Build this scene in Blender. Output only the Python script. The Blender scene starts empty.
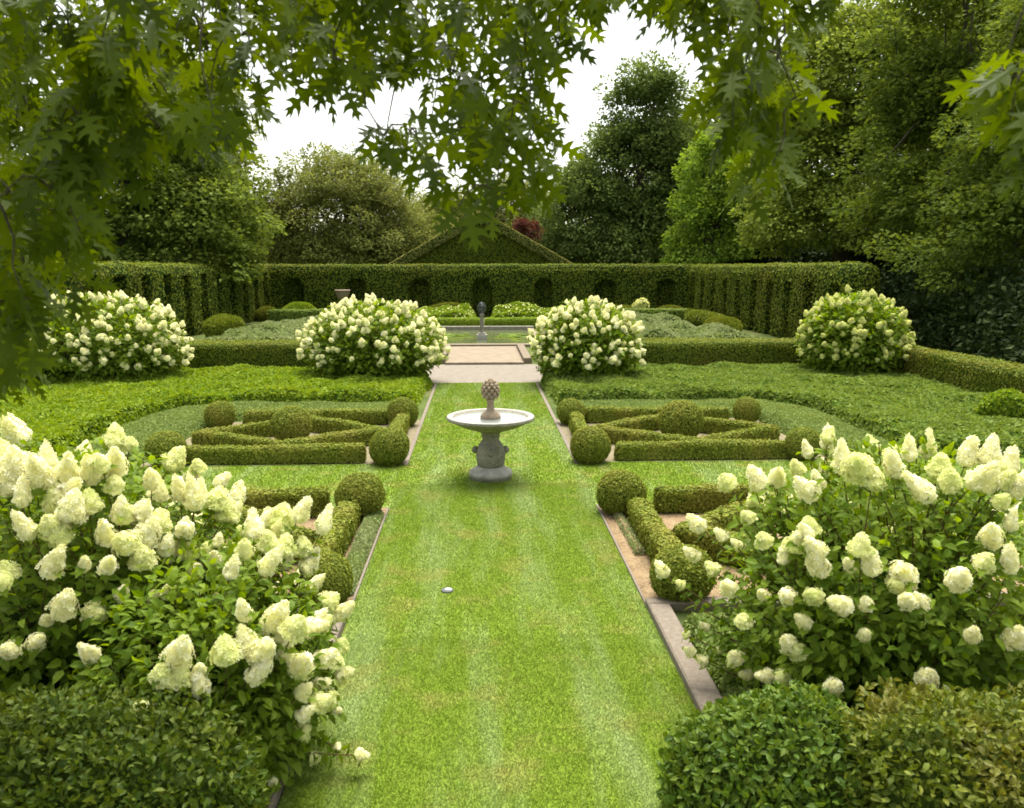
import bpy, math, numpy as np
R_ = np.random.default_rng(11)
AX = 0.17                     # x of the garden's long axis
C = bpy.context.scene.collection
scn = bpy.context.scene

# ------------------------------------------------------------------ helpers
def nrm(v):
    return v / np.maximum(np.linalg.norm(v, axis=-1, keepdims=True), 1e-9)

def wob(P, freq, seed, octs=2):
    """smooth pseudo noise in about -1..1"""
    r = np.random.default_rng(seed); P = np.asarray(P, float); out = np.zeros(len(P)); amp = 1.0; tot = 0
    for o in range(octs):
        s = np.zeros(len(P))
        for k in range(5):
            d = r.normal(size=3); d /= np.linalg.norm(d)
            s += np.sin(P @ d * freq * r.uniform(.6, 1.5) * 2 + r.uniform(0, 6.28))
        out += amp * s / 2.6; tot += amp; amp *= .5; freq *= 2.1
    return out / tot

class Geo:
    def __init__(s): s.V = []; s.T = []; s.Q = []; s.n = 0
    def add(s, V, F, mat=0, rnd=None):
        V = np.asarray(V, float).reshape(-1, 3); F = np.asarray(F, int)
        if len(F) == 0: return s
        if rnd is None: rnd = np.full(len(F), .5)
        rnd = np.broadcast_to(rnd, (len(F),))
        (s.T if F.shape[1] == 3 else s.Q).append((F + s.n, np.full(len(F), mat), rnd))
        s.V.append(V); s.n += len(V); return s
    def more(s, F, mat=0, rnd=.5):      # faces on the vertices added last
        F = np.asarray(F, int); base = s.n - len(s.V[-1])
        (s.T if F.shape[1] == 3 else s.Q).append((F + base, np.full(len(F), mat), np.broadcast_to(rnd, (len(F),)))); return s
    def mesh(s, name, mats, smooth=()):
        me = bpy.data.meshes.new(name); V = np.concatenate(s.V); nt = sum(len(a[0]) for a in s.T); nq = sum(len(a[0]) for a in s.Q)
        idx = np.concatenate([a[0].ravel() for a in s.T] + [a[0].ravel() for a in s.Q])
        mt = np.concatenate([a[1] for a in s.T] + [a[1] for a in s.Q]); rn = np.concatenate([a[2] for a in s.T] + [a[2] for a in s.Q])
        me.vertices.add(len(V)); me.vertices.foreach_set('co', V.astype(np.float32).ravel())
        me.loops.add(len(idx)); me.loops.foreach_set('vertex_index', idx.astype(np.int32))
        me.polygons.add(nt + nq)
        me.polygons.foreach_set('loop_start', np.concatenate([np.arange(nt) * 3, nt * 3 + np.arange(nq) * 4]).astype(np.int32))
        me.polygons.foreach_set('material_index', mt.astype(np.int32))
        me.polygons.foreach_set('use_smooth', np.isin(mt, list(smooth)))
        for m in mats: me.materials.append(m)
        me.update(calc_edges=True)
        at = me.attributes.new('rnd', 'FLOAT', 'FACE'); at.data.foreach_set('value', rn.astype(np.float32))
        return me
    def obj(s, name, mats, parent=None, loc=(0, 0, 0), smooth=()):
        o = bpy.data.objects.new(name, s.mesh(name, mats if isinstance(mats, (list, tuple)) else [mats], smooth))
        C.objects.link(o); o.location = loc
        if parent: o.parent = parent
        return o

def tag(o, label=None, cat=None, group=None, kind=None):
    if label: o['label'] = label
    if cat: o['category'] = cat
    if group: o['group'] = group
    if kind: o['kind'] = kind
    return o
def thing(name, label, cat, loc=(0, 0, 0), group=None):
    o = bpy.data.objects.new(name, None); C.objects.link(o); o.location = loc; o.empty_display_size = .2
    return tag(o, label, cat, group)

def scatter(V, F, n, rng):
    """n area-weighted points and normals on the faces"""
    V = np.asarray(V); T = F if F.shape[1] == 3 else np.concatenate([F[:, [0, 1, 2]], F[:, [0, 2, 3]]])
    a, b, c = V[T[:, 0]], V[T[:, 1]], V[T[:, 2]]; N = np.cross(b - a, c - a); A = np.linalg.norm(N, axis=1)
    k = rng.choice(len(T), n, p=A / A.sum()); u = rng.random((n, 2)); m = u.sum(1) > 1; u[m] = 1 - u[m]
    return a[k] + (b - a)[k] * u[:, :1] + (c - a)[k] * u[:, 1:], nrm(N[k])
def area(V, F):
    T = F if F.shape[1] == 3 else np.concatenate([F[:, [0, 1, 2]], F[:, [0, 2, 3]]])
    return .5 * np.linalg.norm(np.cross(V[T[:, 1]] - V[T[:, 0]], V[T[:, 2]] - V[T[:, 0]]), axis=1).sum()

def frames(D, N):
    X = nrm(D); Y = nrm(np.cross(N, X)); Z = np.cross(X, Y); return np.stack([X, Y, Z], 1)     # rows are axes
def stamp(g, tv, tfs, P, Fr, S, mat=0, rnd=None, rng=R_):
    """copies of a small template (verts tv, list of face arrays) at P with frames and scales S"""
    n = len(P); S = np.broadcast_to(np.asarray(S, float), (n,)) if np.ndim(S) < 2 else S
    tv = np.asarray(tv, float); loc = tv[None] * (S[:, None, None] if S.ndim == 1 else S[:, None, :])
    V = np.einsum('nvi,nij->nvj', loc, Fr) + P[:, None]
    r = rng.random(n) if rnd is None else rnd
    first = True
    for tf in tfs:
        tf = np.asarray(tf, int); F = (tf[None] + (np.arange(n) * len(tv))[:, None, None]).reshape(-1, tf.shape[1]); rr = np.repeat(r, len(tf))
        if first: g.add(V, F, mat, rr); first = False
        else: g.more(F, mat, rr)
LEAF2 = (np.array([(0, 0, 0), (.45, .3, .09), (1, 0, -.04), (.45, -.3, .09)]), [[(0, 2, 1), (0, 3, 2)]])
LEAFB = (np.array([(0, 0, 0), (.33, 0, .02), (.7, 0, -.03), (1, 0, -.16), (.28, .25, .07), (.66, .21, .04), (.28, -.25, .07), (.66, -.21, .04)]),
         [[(0, 1, 4), (2, 3, 5), (1, 0, 6), (3, 2, 7)], [(1, 2, 5, 4), (2, 1, 6, 7)]])
def cards(g, P, N, size, rng, lift=.45, spread=.5, asp=1.0, mat=0, rnd=None, tmpl=LEAF2, down=0):
    """one folded leaf at each point of a surface, pointing along it and lifting off it"""
    n = len(P); T = nrm(np.cross(N, rng.normal(size=(n, 3)))); D = nrm(T + N * rng.uniform(-.1, lift * 2, (n, 1)) - np.array([0, 0, down]))
    M = nrm(N + rng.normal(size=(n, 3)) * spread); S = size * rng.uniform(.7, 1.3, (n, 1)) * np.array([[1, asp, 1]])
    stamp(g, tmpl[0], tmpl[1], P - D * S[:, :1] * .35, frames(D, M), S, mat, rnd, rng)

def grid_faces(n, m, wrap=False):
    i, j = np.meshgrid(np.arange(n if wrap else n - 1), np.arange(m - 1), indexing='ij'); i2 = (i + 1) % n
    return np.stack([i * m + j, i2 * m + j, i2 * m + j + 1, i * m + j + 1], -1).reshape(-1, 4)
def resample(P, step, closed):
    P = [np.array(p, float) for p in P]; out = []
    for a, b in zip(P, P[1:] + ([P[0]] if closed else [])):
        k = max(1, int(round(np.linalg.norm(b - a) / step)))
        out += [a + (b - a) * t / k for t in range(k)]
    return np.array(out if closed else out + [P[-1]])
def sweep(path, w, h, step, closed=False, top=1.0, r=None):
    """a hedge body: box section with softened shoulders swept along a ground path"""
    A = resample(path, step, closed); n = len(A)
    if closed: d0 = nrm(A - np.roll(A, 1, 0)); d1 = nrm(np.roll(A, -1, 0) - A)
    else:
        d = nrm(np.diff(A, axis=0)); d0 = np.vstack([d[:1], d]); d1 = np.vstack([d, d[-1:]])
    t = nrm(d0 + d1); nn = np.stack([-t[:, 1], t[:, 0]], 1); k = 1 / np.clip((t * d1).sum(1), .5, 1)
    r = r or min(.12 * h, .25 * w); k2 = max(2, int(round((h - r) / step))); k3 = max(2, int(round((w - 2 * r) * top / step)))
    side = [(-.5 * w, z) for z in np.linspace(0, h - r, k2 + 1)]; wt = w * top
    tp = [(x, h) for x in np.linspace(-.5 * wt + r, .5 * wt - r, k3 + 1)]
    prof = [(o * (top + (1 - top) * (1 - z / h)) if 1 else o, z) for o, z in side] + [(-.5 * wt + r * .3, h - r * .3)] + tp + [(.5 * wt - r * .3, h - r * .3)] + [(-o * (top + (1 - top) * (1 - z / h)), z) for o, z in side[::-1]]
    prof = np.array(prof); m = len(prof)
    def ring(c, nv, kk, sc): return np.stack([c[0] + nv[0] * prof[:, 0] * kk * sc, c[1] + nv[1] * prof[:, 0] * kk * sc, np.where(sc < 1, prof[:, 1] * (1 - (1 - sc) * .25), prof[:, 1])], 1)
    rings = [ring(A[i], nn[i], k[i], np.float64(1)) for i in range(n)]
    if closed:
        V = np.concatenate(rings); F = grid_faces(n, m, True)
    else:
        e = [0.93, .7, .35, .02]; dd = [.4 * r, .85 * r, 1.05 * r, 1.1 * r]
        rings = [ring(A[0] - t[0] * q, nn[0], 1, np.float64(s)) for s, q in zip(e[::-1], dd[::-1])] + rings + [ring(A[-1] + t[-1] * q, nn[-1], 1, np.float64(s)) for s, q in zip(e, dd)]
        V = np.concatenate(rings); F = grid_faces(len(rings), m)
    return V, F
def ellipsoid(c, r, nu=28, nv=16, zmin=-1.0):
    u = np.linspace(0, 2 * math.pi, nu, endpoint=False); v = np.linspace(math.asin(max(-1, zmin)) , math.pi / 2, nv)
    U, W = np.meshgrid(u, v, indexing='ij'); V = np.stack([np.cos(U) * np.cos(W), np.sin(U) * np.cos(W), np.sin(W)], -1).reshape(-1, 3)
    return V * np.array(r) + np.array(c), grid_faces(nu, nv, True)
def bump(V, amp, freq, seed, flat=False):
    d = np.stack([wob(V, freq, seed + i, 2) for i in range(3)], 1) * amp; d[:, 2] *= .6
    d *= np.clip(V[:, 2:] / .1, 0, 1); return V + d
def tube(g, pts, rad, sides=6, mat=0, rnd=.5):
    pts = np.asarray(pts, float); n = len(pts); rad = np.broadcast_to(rad, (n,)); d = np.gradient(pts, axis=0); d = nrm(d)
    ref = np.array([0, 0, 1.]) if abs(d[:, 2]).mean() < .9 else np.array([1., 0, 0]); a = nrm(np.cross(d, ref)); b = np.cross(d, a)
    th = np.linspace(0, 2 * math.pi, sides, endpoint=False)
    V = pts[:, None] + rad[:, None, None] * (np.cos(th)[None, :, None] * a[:, None] + np.sin(th)[None, :, None] * b[:, None])
    i, j = np.meshgrid(np.arange(n - 1), np.arange(sides), indexing='ij'); j2 = (j + 1) % sides
    g.add(V.reshape(-1, 3), np.stack([i * sides + j, i * sides + j2, (i + 1) * sides + j2, (i + 1) * sides + j], -1).reshape(-1, 4), mat, rnd)
def lathe(g, prof, seg=40, mat=0, off=(0, 0, 0)):
    p = np.array(prof, float); th = np.linspace(0, 2 * math.pi, seg, endpoint=False)
    V = np.stack([p[None, :, 0] * np.cos(th)[:, None], p[None, :, 0] * np.sin(th)[:, None], np.broadcast_to(p[None, :, 1], (seg, len(p)))], -1).reshape(-1, 3)
    g.add(V + np.array(off), grid_faces(seg, len(p), True), mat)
def box(g, x0, x1, y0, y1, z0, z1, mat=0, b=.012):
    v = np.array([(x, y, z) for z, e in ((z0, 0), (z1 - b, 0), (z1, b)) for x, y in ((x0 + e, y0 + e), (x1 - e, y0 + e), (x1 - e, y1 - e), (x0 + e, y1 - e))])
    f = [(i + k * 4, (i + 1) % 4 + k * 4, (i + 1) % 4 + k * 4 + 4, i + k * 4 + 4) for k in (0, 1) for i in range(4)] + [(8, 9, 10, 11), (3, 2, 1, 0)]
    g.add(v, f, mat)

# ------------------------------------------------------------------ materials
def base_mat(name, rough=.6, spec=.3):
    m = bpy.data.materials.new(name); m.use_nodes = True; nt = m.node_tree; p = nt.nodes['Principled BSDF']
    p.inputs['Roughness'].default_value = rough; p.inputs['Specular IOR Level'].default_value = spec
    return m, nt, p
def node(nt, typ, **kw):
    n = nt.nodes.new(typ)
    for k, v in kw.items(): setattr(n, k, v)
    return n
def ramp(nt, fac, cols, pos=None):
    r = node(nt, 'ShaderNodeValToRGB'); e = r.color_ramp.elements; pos = pos or list(np.linspace(0, 1, len(cols)))
    while len(e) < len(cols): e.new(.5)
    for i, c in enumerate(cols): e[i].position = pos[i]; e[i].color = (*c, 1)
    nt.links.new(fac, r.inputs[0]); return r.outputs[0]
def mixc(nt, fac, a, b, mode='MIX'):
    m = node(nt, 'ShaderNodeMix', data_type='RGBA', blend_type=mode)
    for s, v in ((m.inputs[0], fac), (m.inputs[6], a), (m.inputs[7], b)):
        if isinstance(v, bpy.types.NodeSocket): nt.links.new(v, s)
        else: s.default_value = v if isinstance(v, (int, float)) else (*v, 1)
    return m.outputs[2]
def noise(nt, scale, detail=3, vec=None, rough=.5):
    n = node(nt, 'ShaderNodeTexNoise'); n.inputs['Scale'].default_value = scale; n.inputs['Detail'].default_value = detail; n.inputs['Roughness'].default_value = rough
    if vec is None: vec = node(nt, 'ShaderNodeNewGeometry').outputs['Position']
    nt.links.new(vec, n.inputs['Vector']); return n.outputs[0]
def leafmat(name, cols, patch=None, transl=.3, rough=.5, spec=.3, pscale=1.2):
    """leaf colour varies leaf by leaf and in soft patches; light passes through the blade"""
    m, nt, p = base_mat(name, rough, spec); at = node(nt, 'ShaderNodeAttribute', attribute_name='rnd')
    c = ramp(nt, at.outputs['Fac'], cols)
    if patch:
        f = ramp(nt, noise(nt, pscale, 3), [(0, 0, 0), (1, 1, 1)], [.45, .68]); mul = node(nt, 'ShaderNodeMath', operation='MULTIPLY'); nt.links.new(f, mul.inputs[0]); mul.inputs[1].default_value = .6
        c = mixc(nt, mul.outputs[0], c, patch)
    nt.links.new(c, p.inputs['Base Color'])
    if transl:
        t = node(nt, 'ShaderNodeBsdfTranslucent'); hs = node(nt, 'ShaderNodeHueSaturation'); hs.inputs['Hue'].default_value = .485; hs.inputs['Value'].default_value = 1.5; hs.inputs['Saturation'].default_value = 1.1
        nt.links.new(c, hs.inputs['Color']); nt.links.new(hs.outputs[0], t.inputs[0])
        mx = node(nt, 'ShaderNodeMixShader'); mx.inputs[0].default_value = transl
        nt.links.new(p.outputs[0], mx.inputs[1]); nt.links.new(t.outputs[0], mx.inputs[2]); nt.links.new(mx.outputs[0], nt.nodes['Material Output'].inputs[0])
    return m
def stonemat(name, a, b, c, scale=6, bumpd=.2, rough=.85):
    m, nt, p = base_mat(name, rough, .2); n1 = noise(nt, scale, 6, rough=.65); n2 = noise(nt, scale * 9, 3)
    col = mixc(nt, ramp(nt, n2, [(0, 0, 0), (1, 1, 1)], [.4, .75]), ramp(nt, n1, [a, b, c], [.3, .5, .72]), c)
    nt.links.new(col, p.inputs['Base Color']); bp = node(nt, 'ShaderNodeBump'); bp.inputs['Strength'].default_value = bumpd; bp.inputs['Distance'].default_value = .02
    nt.links.new(n2, bp.inputs['Height']); nt.links.new(bp.outputs[0], p.inputs['Normal']); return m
OAK= [[-116,281,387],[-132,280,369],[-128,361,416],[-104,374,389],[-131,387,456],[-155,283,297],[-256,453,279],[-174,270,324],[-133,313,370],[-204,417,448],[-232,438,417],[-136,320,360],[-190,288,288],[-227,412,318],[-162,292,335],[-241,438,401],[-195,399,325],[-263,448,325],[-175,371,357],[-160,358,456],[-100,355,428],[-280,444,290],[-189,324,356],[-202,329,296],[-117,271,415],[-255,465,417],[-118,437,413],[-202,425,353],[-91,278,426],[-175,313,406],[-238,396,428],[-148,443,413],[-152,374,404],[-225,381,456],[-236,373,356],[-221,411,361],[-251,427,258],[-124,280,390],[-278,451,436],[-159,310,428],[-133,328,370],[-183,323,320],[-217,347,281],[-152,283,427],[-216,396,387],[-252,464,351],[-164,338,311],[-270,443,314],[-202,469,407],[-158,346,387],[-191,318,397],[-223,363,358],[-281,463,460],[-270,470,410],[-257,438,396],[-281,465,481],[-127,371,414],[-86,380,453],[-141,284,365],[-98,336,405],[-97,434,457],[-200,455,384],[-140,480,501],[-247,446,449],[-150,271,306],[-209,393,418],[-191,390,355],[-255,478,320],[-164,440,470],[-146,284,354],[-122,323,414],[-262,479,329],[-198,393,352],[-233,379,329],[-142,278,346],[-153,302,396],[-229,380,398],[-198,461,441],[-80,314,421],[-68,310,436],[-167,407,427],[-185,344,430],[-128,461,495],[-219,372,404],[-189,423,436],[-84,305,402],[-190,467,464],[-138,292,364],[-197,311,331],[-155,316,438],[-142,329,421],[-110,342,386],[-157,389,449],[-199,453,391],[-291,471,452],[-151,383,458],[-133,371,446],[-246,413,456],[-113,447,457],[-113,370,440],[-141,468,391],[-163,358,414],[-124,366,382],[-202,345,301],[-174,350,419],[-132,275,328],[-197,365,304],[-125,292,379],[-231,366,368],[-129,294,383],[-219,442,335],[-219,441,379],[-172,460,436],[-178,430,471],[-260,448,437],[-254,398,352],[-153,439,443],[-138,296,358],[-223,422,383],[-86,273,369],[-253,407,379],[-264,468,378],[-177,295,294],[-105,333,440],[-198,336,341],[-138,354,417],[-242,426,395],[-115,366,395],[-159,279,390],[-111,279,409],[-293,458,315],[-166,279,308],[-187,327,284],[-212,391,312],[-271,476,475],[-157,272,342],[-243,393,402],[-190,370,371],[-229,350,309],[-131,374,378],[-218,347,361],[-172,365,454],[-132,418,382],[-149,299,336],[-79,330,437],[-260,435,308],[-205,335,342],[-174,437,381],[-218,476,471],[-225,384,377],[-244,476,493],[-305,458,261],[-202,361,347],[-121,369,426],[-214,397,457],[-188,410,439],[-66,282,413],[-171,317,332],[-189,462,402],[-220,397,450],[-234,367,342],[-134,403,450],[-226,361,405],[-260,446,279],[-139,462,430],[-197,315,277],[-256,451,364],[-222,435,440],[-141,284,414],[-284,451,392],[-220,385,328],[-89,305,428],[-99,380,455],[-194,324,412],[-242,393,338],[-192,369,436],[-107,430,429],[-160,294,394],[-237,401,339],[-79,299,390],[-182,284,286],[-209,363,337],[-250,408,300],[-113,383,405],[-261,424,258],[-132,339,388],[-241,400,470],[-171,360,422],[-138,461,447],[-212,385,283],[-232,444,398],[-146,302,333],[-147,273,402],[-240,399,391],[-133,289,381],[-152,418,422],[-263,468,302],[-173,363,391],[-95,303,389],[-122,383,383],[-100,363,427],[-138,393,388],[-175,444,395],[-117,308,371],[-157,345,375],[-211,407,318],[-191,333,421],[-231,432,406],[-166,377,446],[-228,402,269],[-146,344,369],[-164,461,456],[-98,479,503],[-223,413,432],[-289,472,262],[-27,345,444],[-64,379,440],[-40,370,415],[-66,357,398],[-72,412,465],[-47,382,430],[-64,427,418],[-34,314,432],[-67,324,441],[-59,311,409],[-42,392,433],[-43,451,469],[-66,424,436],[-51,297,393],[-44,305,411],[-46,393,451],[-62,373,417],[-37,297,413],[-71,450,475],[-94,449,442],[-32,369,422],[-40,355,404],[-75,374,449],[-90,442,453],[-23,323,444],[-51,309,389],[-61,442,427],[-71,331,415],[-52,305,431],[-33,395,417],[-32,430,467],[-92,419,429],[-53,456,446],[-76,420,448],[-31,305,415],[-44,355,409],[-55,417,461],[-93,441,459],[-44,299,429],[-95,457,471],[-56,366,436],[-88,399,414],[-41,298,427],[-67,396,431],[-29,338,420],[-63,337,408],[44,357,441],[33,341,409],[-34,298,367],[31,380,429],[-18,435,462],[-20,301,363],[5,374,456],[31,349,435],[-8,448,433],[19,304,375],[-24,371,414],[1,402,410],[9,333,435],[9,292,372],[53,433,442],[-36,421,382],[-6,292,405],[52,397,467],[-21,367,402],[17,298,402],[13,343,411],[26,392,413],[31,417,472],[0,323,372],[-17,293,423],[-23,389,465],[6,374,365],[-3,365,424],[-5,428,451],[39,350,431],[0,291,424],[10,413,438],[33,423,435],[19,341,396],[7,307,348],[-12,372,459],[-1,445,406],[32,311,425],[-5,397,374],[8,399,447],[-15,425,436],[35,447,401],[31,372,461],[3,417,406],[-33,446,391],[-45,396,375],[-8,304,341],[-28,431,370],[17,391,447],[21,373,394],[-12,354,403],[-16,388,455],[-16,310,404],[25,361,357],[32,333,440],[5,355,379],[-16,420,365],[50,381,455],[20,323,357],[-2,377,446],[11,303,362],[-9,414,398],[-5,312,384],[19,307,410],[22,303,422],[10,411,443],[5,412,352],[-9,378,383],[27,347,408],[40,440,385],[122,341,431],[133,400,357],[96,298,389],[105,344,429],[109,345,433],[121,392,460],[95,284,409],[75,348,443],[120,345,377],[139,409,375],[128,374,445],[93,328,427],[128,345,416],[78,357,429],[101,329,385],[141,419,442],[120,344,388],[83,333,415],[102,408,467],[156,377,438],[74,350,436],[159,407,472],[98,406,451],[100,415,447],[72,321,422],[98,316,399],[112,349,429],[105,289,356],[160,370,454],[105,301,428],[90,294,389],[88,298,430],[115,296,381],[143,377,448],[101,311,385],[103,313,370],[88,372,450],[158,412,439],[71,381,461],[91,339,439],[164,397,470],[128,356,414],[160,406,443],[74,381,457],[89,285,368],[167,381,449],[114,314,381],[153,374,444],[98,290,397],[113,307,370],[99,361,428],[91,329,441],[142,400,415],[126,411,461],[136,335,440],[125,357,384],[106,363,391],[112,356,418],[172,246,358],[182,277,382],[188,295,384],[177,248,361],[169,241,349],[173,252,373],[163,247,363],[190,284,378],[164,243,378],[69,357,448],[44,325,441],[44,336,438],[65,360,454],[41,298,419],[56,339,446],[47,294,416],[58,301,420],[36,334,444]]
HYL = [[-291,496,195],[-281,480,181],[-257,516,194],[-248,517,189],[-261,497,187],[-235,501,183],[-221,525,178],[-205,531,168],[-208,574,176],[-194,581,162],[-195,535,163],[-187,549,157],[-187,595,147],[-271,464,165],[-258,468,166],[-250,479,169],[-261,491,178],[-245,488,174],[-228,491,166],[-221,500,163],[-210,504,157],[-195,507,150],[-232,480,155],[-220,477,152],[-214,491,151],[-203,495,142],[-211,480,140],[-239,463,144],[-255,457,144],[-281,455,143],[-187,500,124],[-178,509,128],[-182,517,133],[-256,448,116],[-245,447,123],[-232,458,115],[-218,463,125],[-204,472,119],[-197,482,119],[-269,432,105],[-258,439,106],[-175,500,106],[-296,491,185],[-274,492,189],[-306,508,198],[-287,504,196]]
HYS = [[-147,521,151],[-141,521,143],[-138,496,143],[-124,528,153],[-109,529,144],[-122,523,130],[-119,520,118],[-131,466,140],[-148,478,146],[-134,426,128],[-120,438,117],[-140,409,112],[-123,416,109],[-115,436,98],[-161,397,105],[-151,399,98],[-162,400,115],[-103,514,96],[-95,512,88],[-104,479,99],[-94,502,70],[-98,459,82],[-106,436,90],[-96,471,49],[-105,435,74],[-93,479,35],[-105,438,48],[-91,463,18],[-76,460,15],[-103,458,15],[-120,421,26],[-104,431,62]]
HYR = [[207,559,162],[211,538,171],[222,529,181],[224,506,176],[241,502,190],[252,483,184],[266,486,195],[285,501,199],[296,484,192],[316,487,199],[279,468,180],[297,473,186],[321,472,185],[338,470,182],[338,484,189],[325,452,166],[308,444,159],[295,429,150],[277,424,141],[313,433,147],[189,532,146],[168,579,124],[182,565,121],[191,504,139],[163,573,102],[139,570,91],[173,555,98],[199,488,133],[211,465,145],[206,484,143],[228,457,139],[237,447,141],[214,486,153],[185,486,108],[194,465,115],[205,454,120],[218,441,119],[229,435,123],[249,438,133],[249,426,128],[260,432,124],[176,493,87],[202,458,101],[229,433,104],[152,553,48],[168,555,53],[155,547,37],[174,537,43],[174,499,56],[164,544,31],[199,457,82],[181,498,44],[187,476,55],[194,463,61],[194,472,39],[214,437,68],[151,567,82],[281,412,113],[310,417,107],[322,458,178]]
SUN_AZ = 15; EXPO = 1.65
# ------------------------------------------------------------------ palette
M_box = leafmat('box_leaf', [(.095, .13, .014), (.175, .22, .026), (.27, .30, .05)], (.27, .25, .05), .22, .6, .12, 1.6)
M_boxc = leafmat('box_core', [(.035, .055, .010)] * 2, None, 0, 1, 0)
M_hedge = leafmat('hedge_leaf', [(.08, .115, .012), (.14, .18, .02), (.21, .24, .03)], (.17, .15, .025), .25, .6, .12, .8)
M_tall = leafmat('tall_hedge_leaf', [(.085, .12, .012), (.145, .19, .02), (.21, .25, .032)], (.17, .17, .025), .25, .6, .1, .4)
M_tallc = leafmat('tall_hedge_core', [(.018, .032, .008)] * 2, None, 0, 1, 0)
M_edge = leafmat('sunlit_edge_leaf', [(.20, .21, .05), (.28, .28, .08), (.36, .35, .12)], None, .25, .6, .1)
M_frontd = leafmat('dark_front_leaf', [(.04, .075, .008), (.075, .125, .012), (.15, .195, .025)], (.11, .13, .018), .28, .5, .2, 2.0)
M_front = leafmat('front_hedge_leaf', [(.06, .09, .010), (.11, .15, .016), (.19, .22, .03)], (.17, .135, .025), .28, .5, .2, 2.0)
M_gloss = leafmat('glossy_shrub_leaf', [(.05, .10, .011), (.09, .155, .018), (.16, .225, .03)], None, .25, .45, .2)
M_hyd = leafmat('hydrangea_leaf', [(.085, .155, .012), (.14, .225, .018), (.205, .295, .03)], (.20, .27, .025), .4, .5, .15, 1.5)
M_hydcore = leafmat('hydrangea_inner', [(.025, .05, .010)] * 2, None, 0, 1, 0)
M_pan = leafmat('hydrangea_flower', [(.80, .79, .44), (.86, .855, .60), (.90, .895, .74)], (.76, .77, .36), .35, .8, .05, 6)
M_panyoung = leafmat('young_flower', [(.66, .70, .30), (.77, .79, .42), (.84, .85, .58)], (.60, .68, .24), .35, .8, .05, 6)
M_panlime = leafmat('lime_flower', [(.56, .60, .20), (.68, .70, .30), (.76, .77, .42)], (.52, .58, .16), .3, .8, .05, 6)
M_stem, _, p_ = base_mat('woody_stem', .8, .2); p_.inputs['Base Color'].default_value = (.11, .075, .035, 1)
M_bark = stonemat('bark', (.035, .028, .02), (.06, .05, .038), (.09, .075, .055), 3, .6)
M_cover = leafmat('ground_cover_leaf', [(.11, .19, .014), (.18, .27, .022), (.25, .33, .035)], (.23, .30, .03), .28, .6, .12, .7)
M_cover2 = leafmat('muted_cover_leaf', [(.105, .17, .03), (.16, .235, .042), (.23, .30, .06)], (.16, .22, .04), .28, .6, .12, .7)
M_inner = leafmat('blue_cover_leaf', [(.12, .175, .045), (.17, .235, .065), (.225, .285, .09)], (.21, .26, .06), .25, .7, .1, .6)
M_coverc = leafmat('cover_core', [(.05, .09, .012)] * 2, None, 0, 1, 0)
M_silver = leafmat('silver_leaf', [(.17, .21, .08), (.25, .30, .13), (.34, .38, .19)], (.18, .25, .06), .25, .8, .05, 1)
M_stone = stonemat('weathered_stone', (.10, .10, .065), (.19, .18, .14), (.29, .275, .23), 5, .5)
M_rim = stonemat('pale_stone', (.17, .165, .13), (.30, .29, .255), (.40, .39, .35), 9, .2)
M_terra = stonemat('warm_stone', (.16, .12, .075), (.26, .20, .135), (.35, .29, .215), 14, .4)
M_brick = stonemat('warm_brick', (.13, .10, .07), (.17, .135, .095), (.22, .18, .135), 9, .3)
M_gravel = stonemat('gravel', (.135, .115, .092), (.185, .16, .132), (.245, .215, .185), 5, .5)
M_plat = stonemat('sandy_paving', (.165, .125, .085), (.21, .165, .115), (.255, .215, .165), 2.5, .3)
M_kerb = stonemat('kerb_concrete', (.12, .098, .074), (.175, .145, .115), (.25, .215, .18), 22, .5)
M_soil = stonemat('soil', (.10, .065, .035), (.18, .12, .065), (.28, .21, .12), 3.5, .6)
M_pale = stonemat('grey_mulch', (.12, .095, .05), (.165, .14, .08), (.22, .195, .125), 6, .5)
M_lead, _, p_ = base_mat('aged_lead', .55, .4); p_.inputs['Base Color'].default_value = (.09, .10, .10, 1); p_.inputs['Metallic'].default_value = .4
M_white, _, p_ = base_mat('pale_plastic', .5, .3); p_.inputs['Base Color'].default_value = (.6, .65, .68, 1)
def water(name, col, rough=.04):
    m, nt, p = base_mat(name, rough, .5); p.inputs['Base Color'].default_value = (*col, 1)
    bp = node(nt, 'ShaderNodeBump'); bp.inputs['Strength'].default_value = .08; bp.inputs['Distance'].default_value = .02
    nt.links.new(noise(nt, 5, 2), bp.inputs['Height']); nt.links.new(bp.outputs[0], p.inputs['Normal']); return m
M_pond = water('pond_water', (.10, .12, .05), .12); M_bowl = water('bowl_water', (.22, .24, .23), .05)

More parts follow.
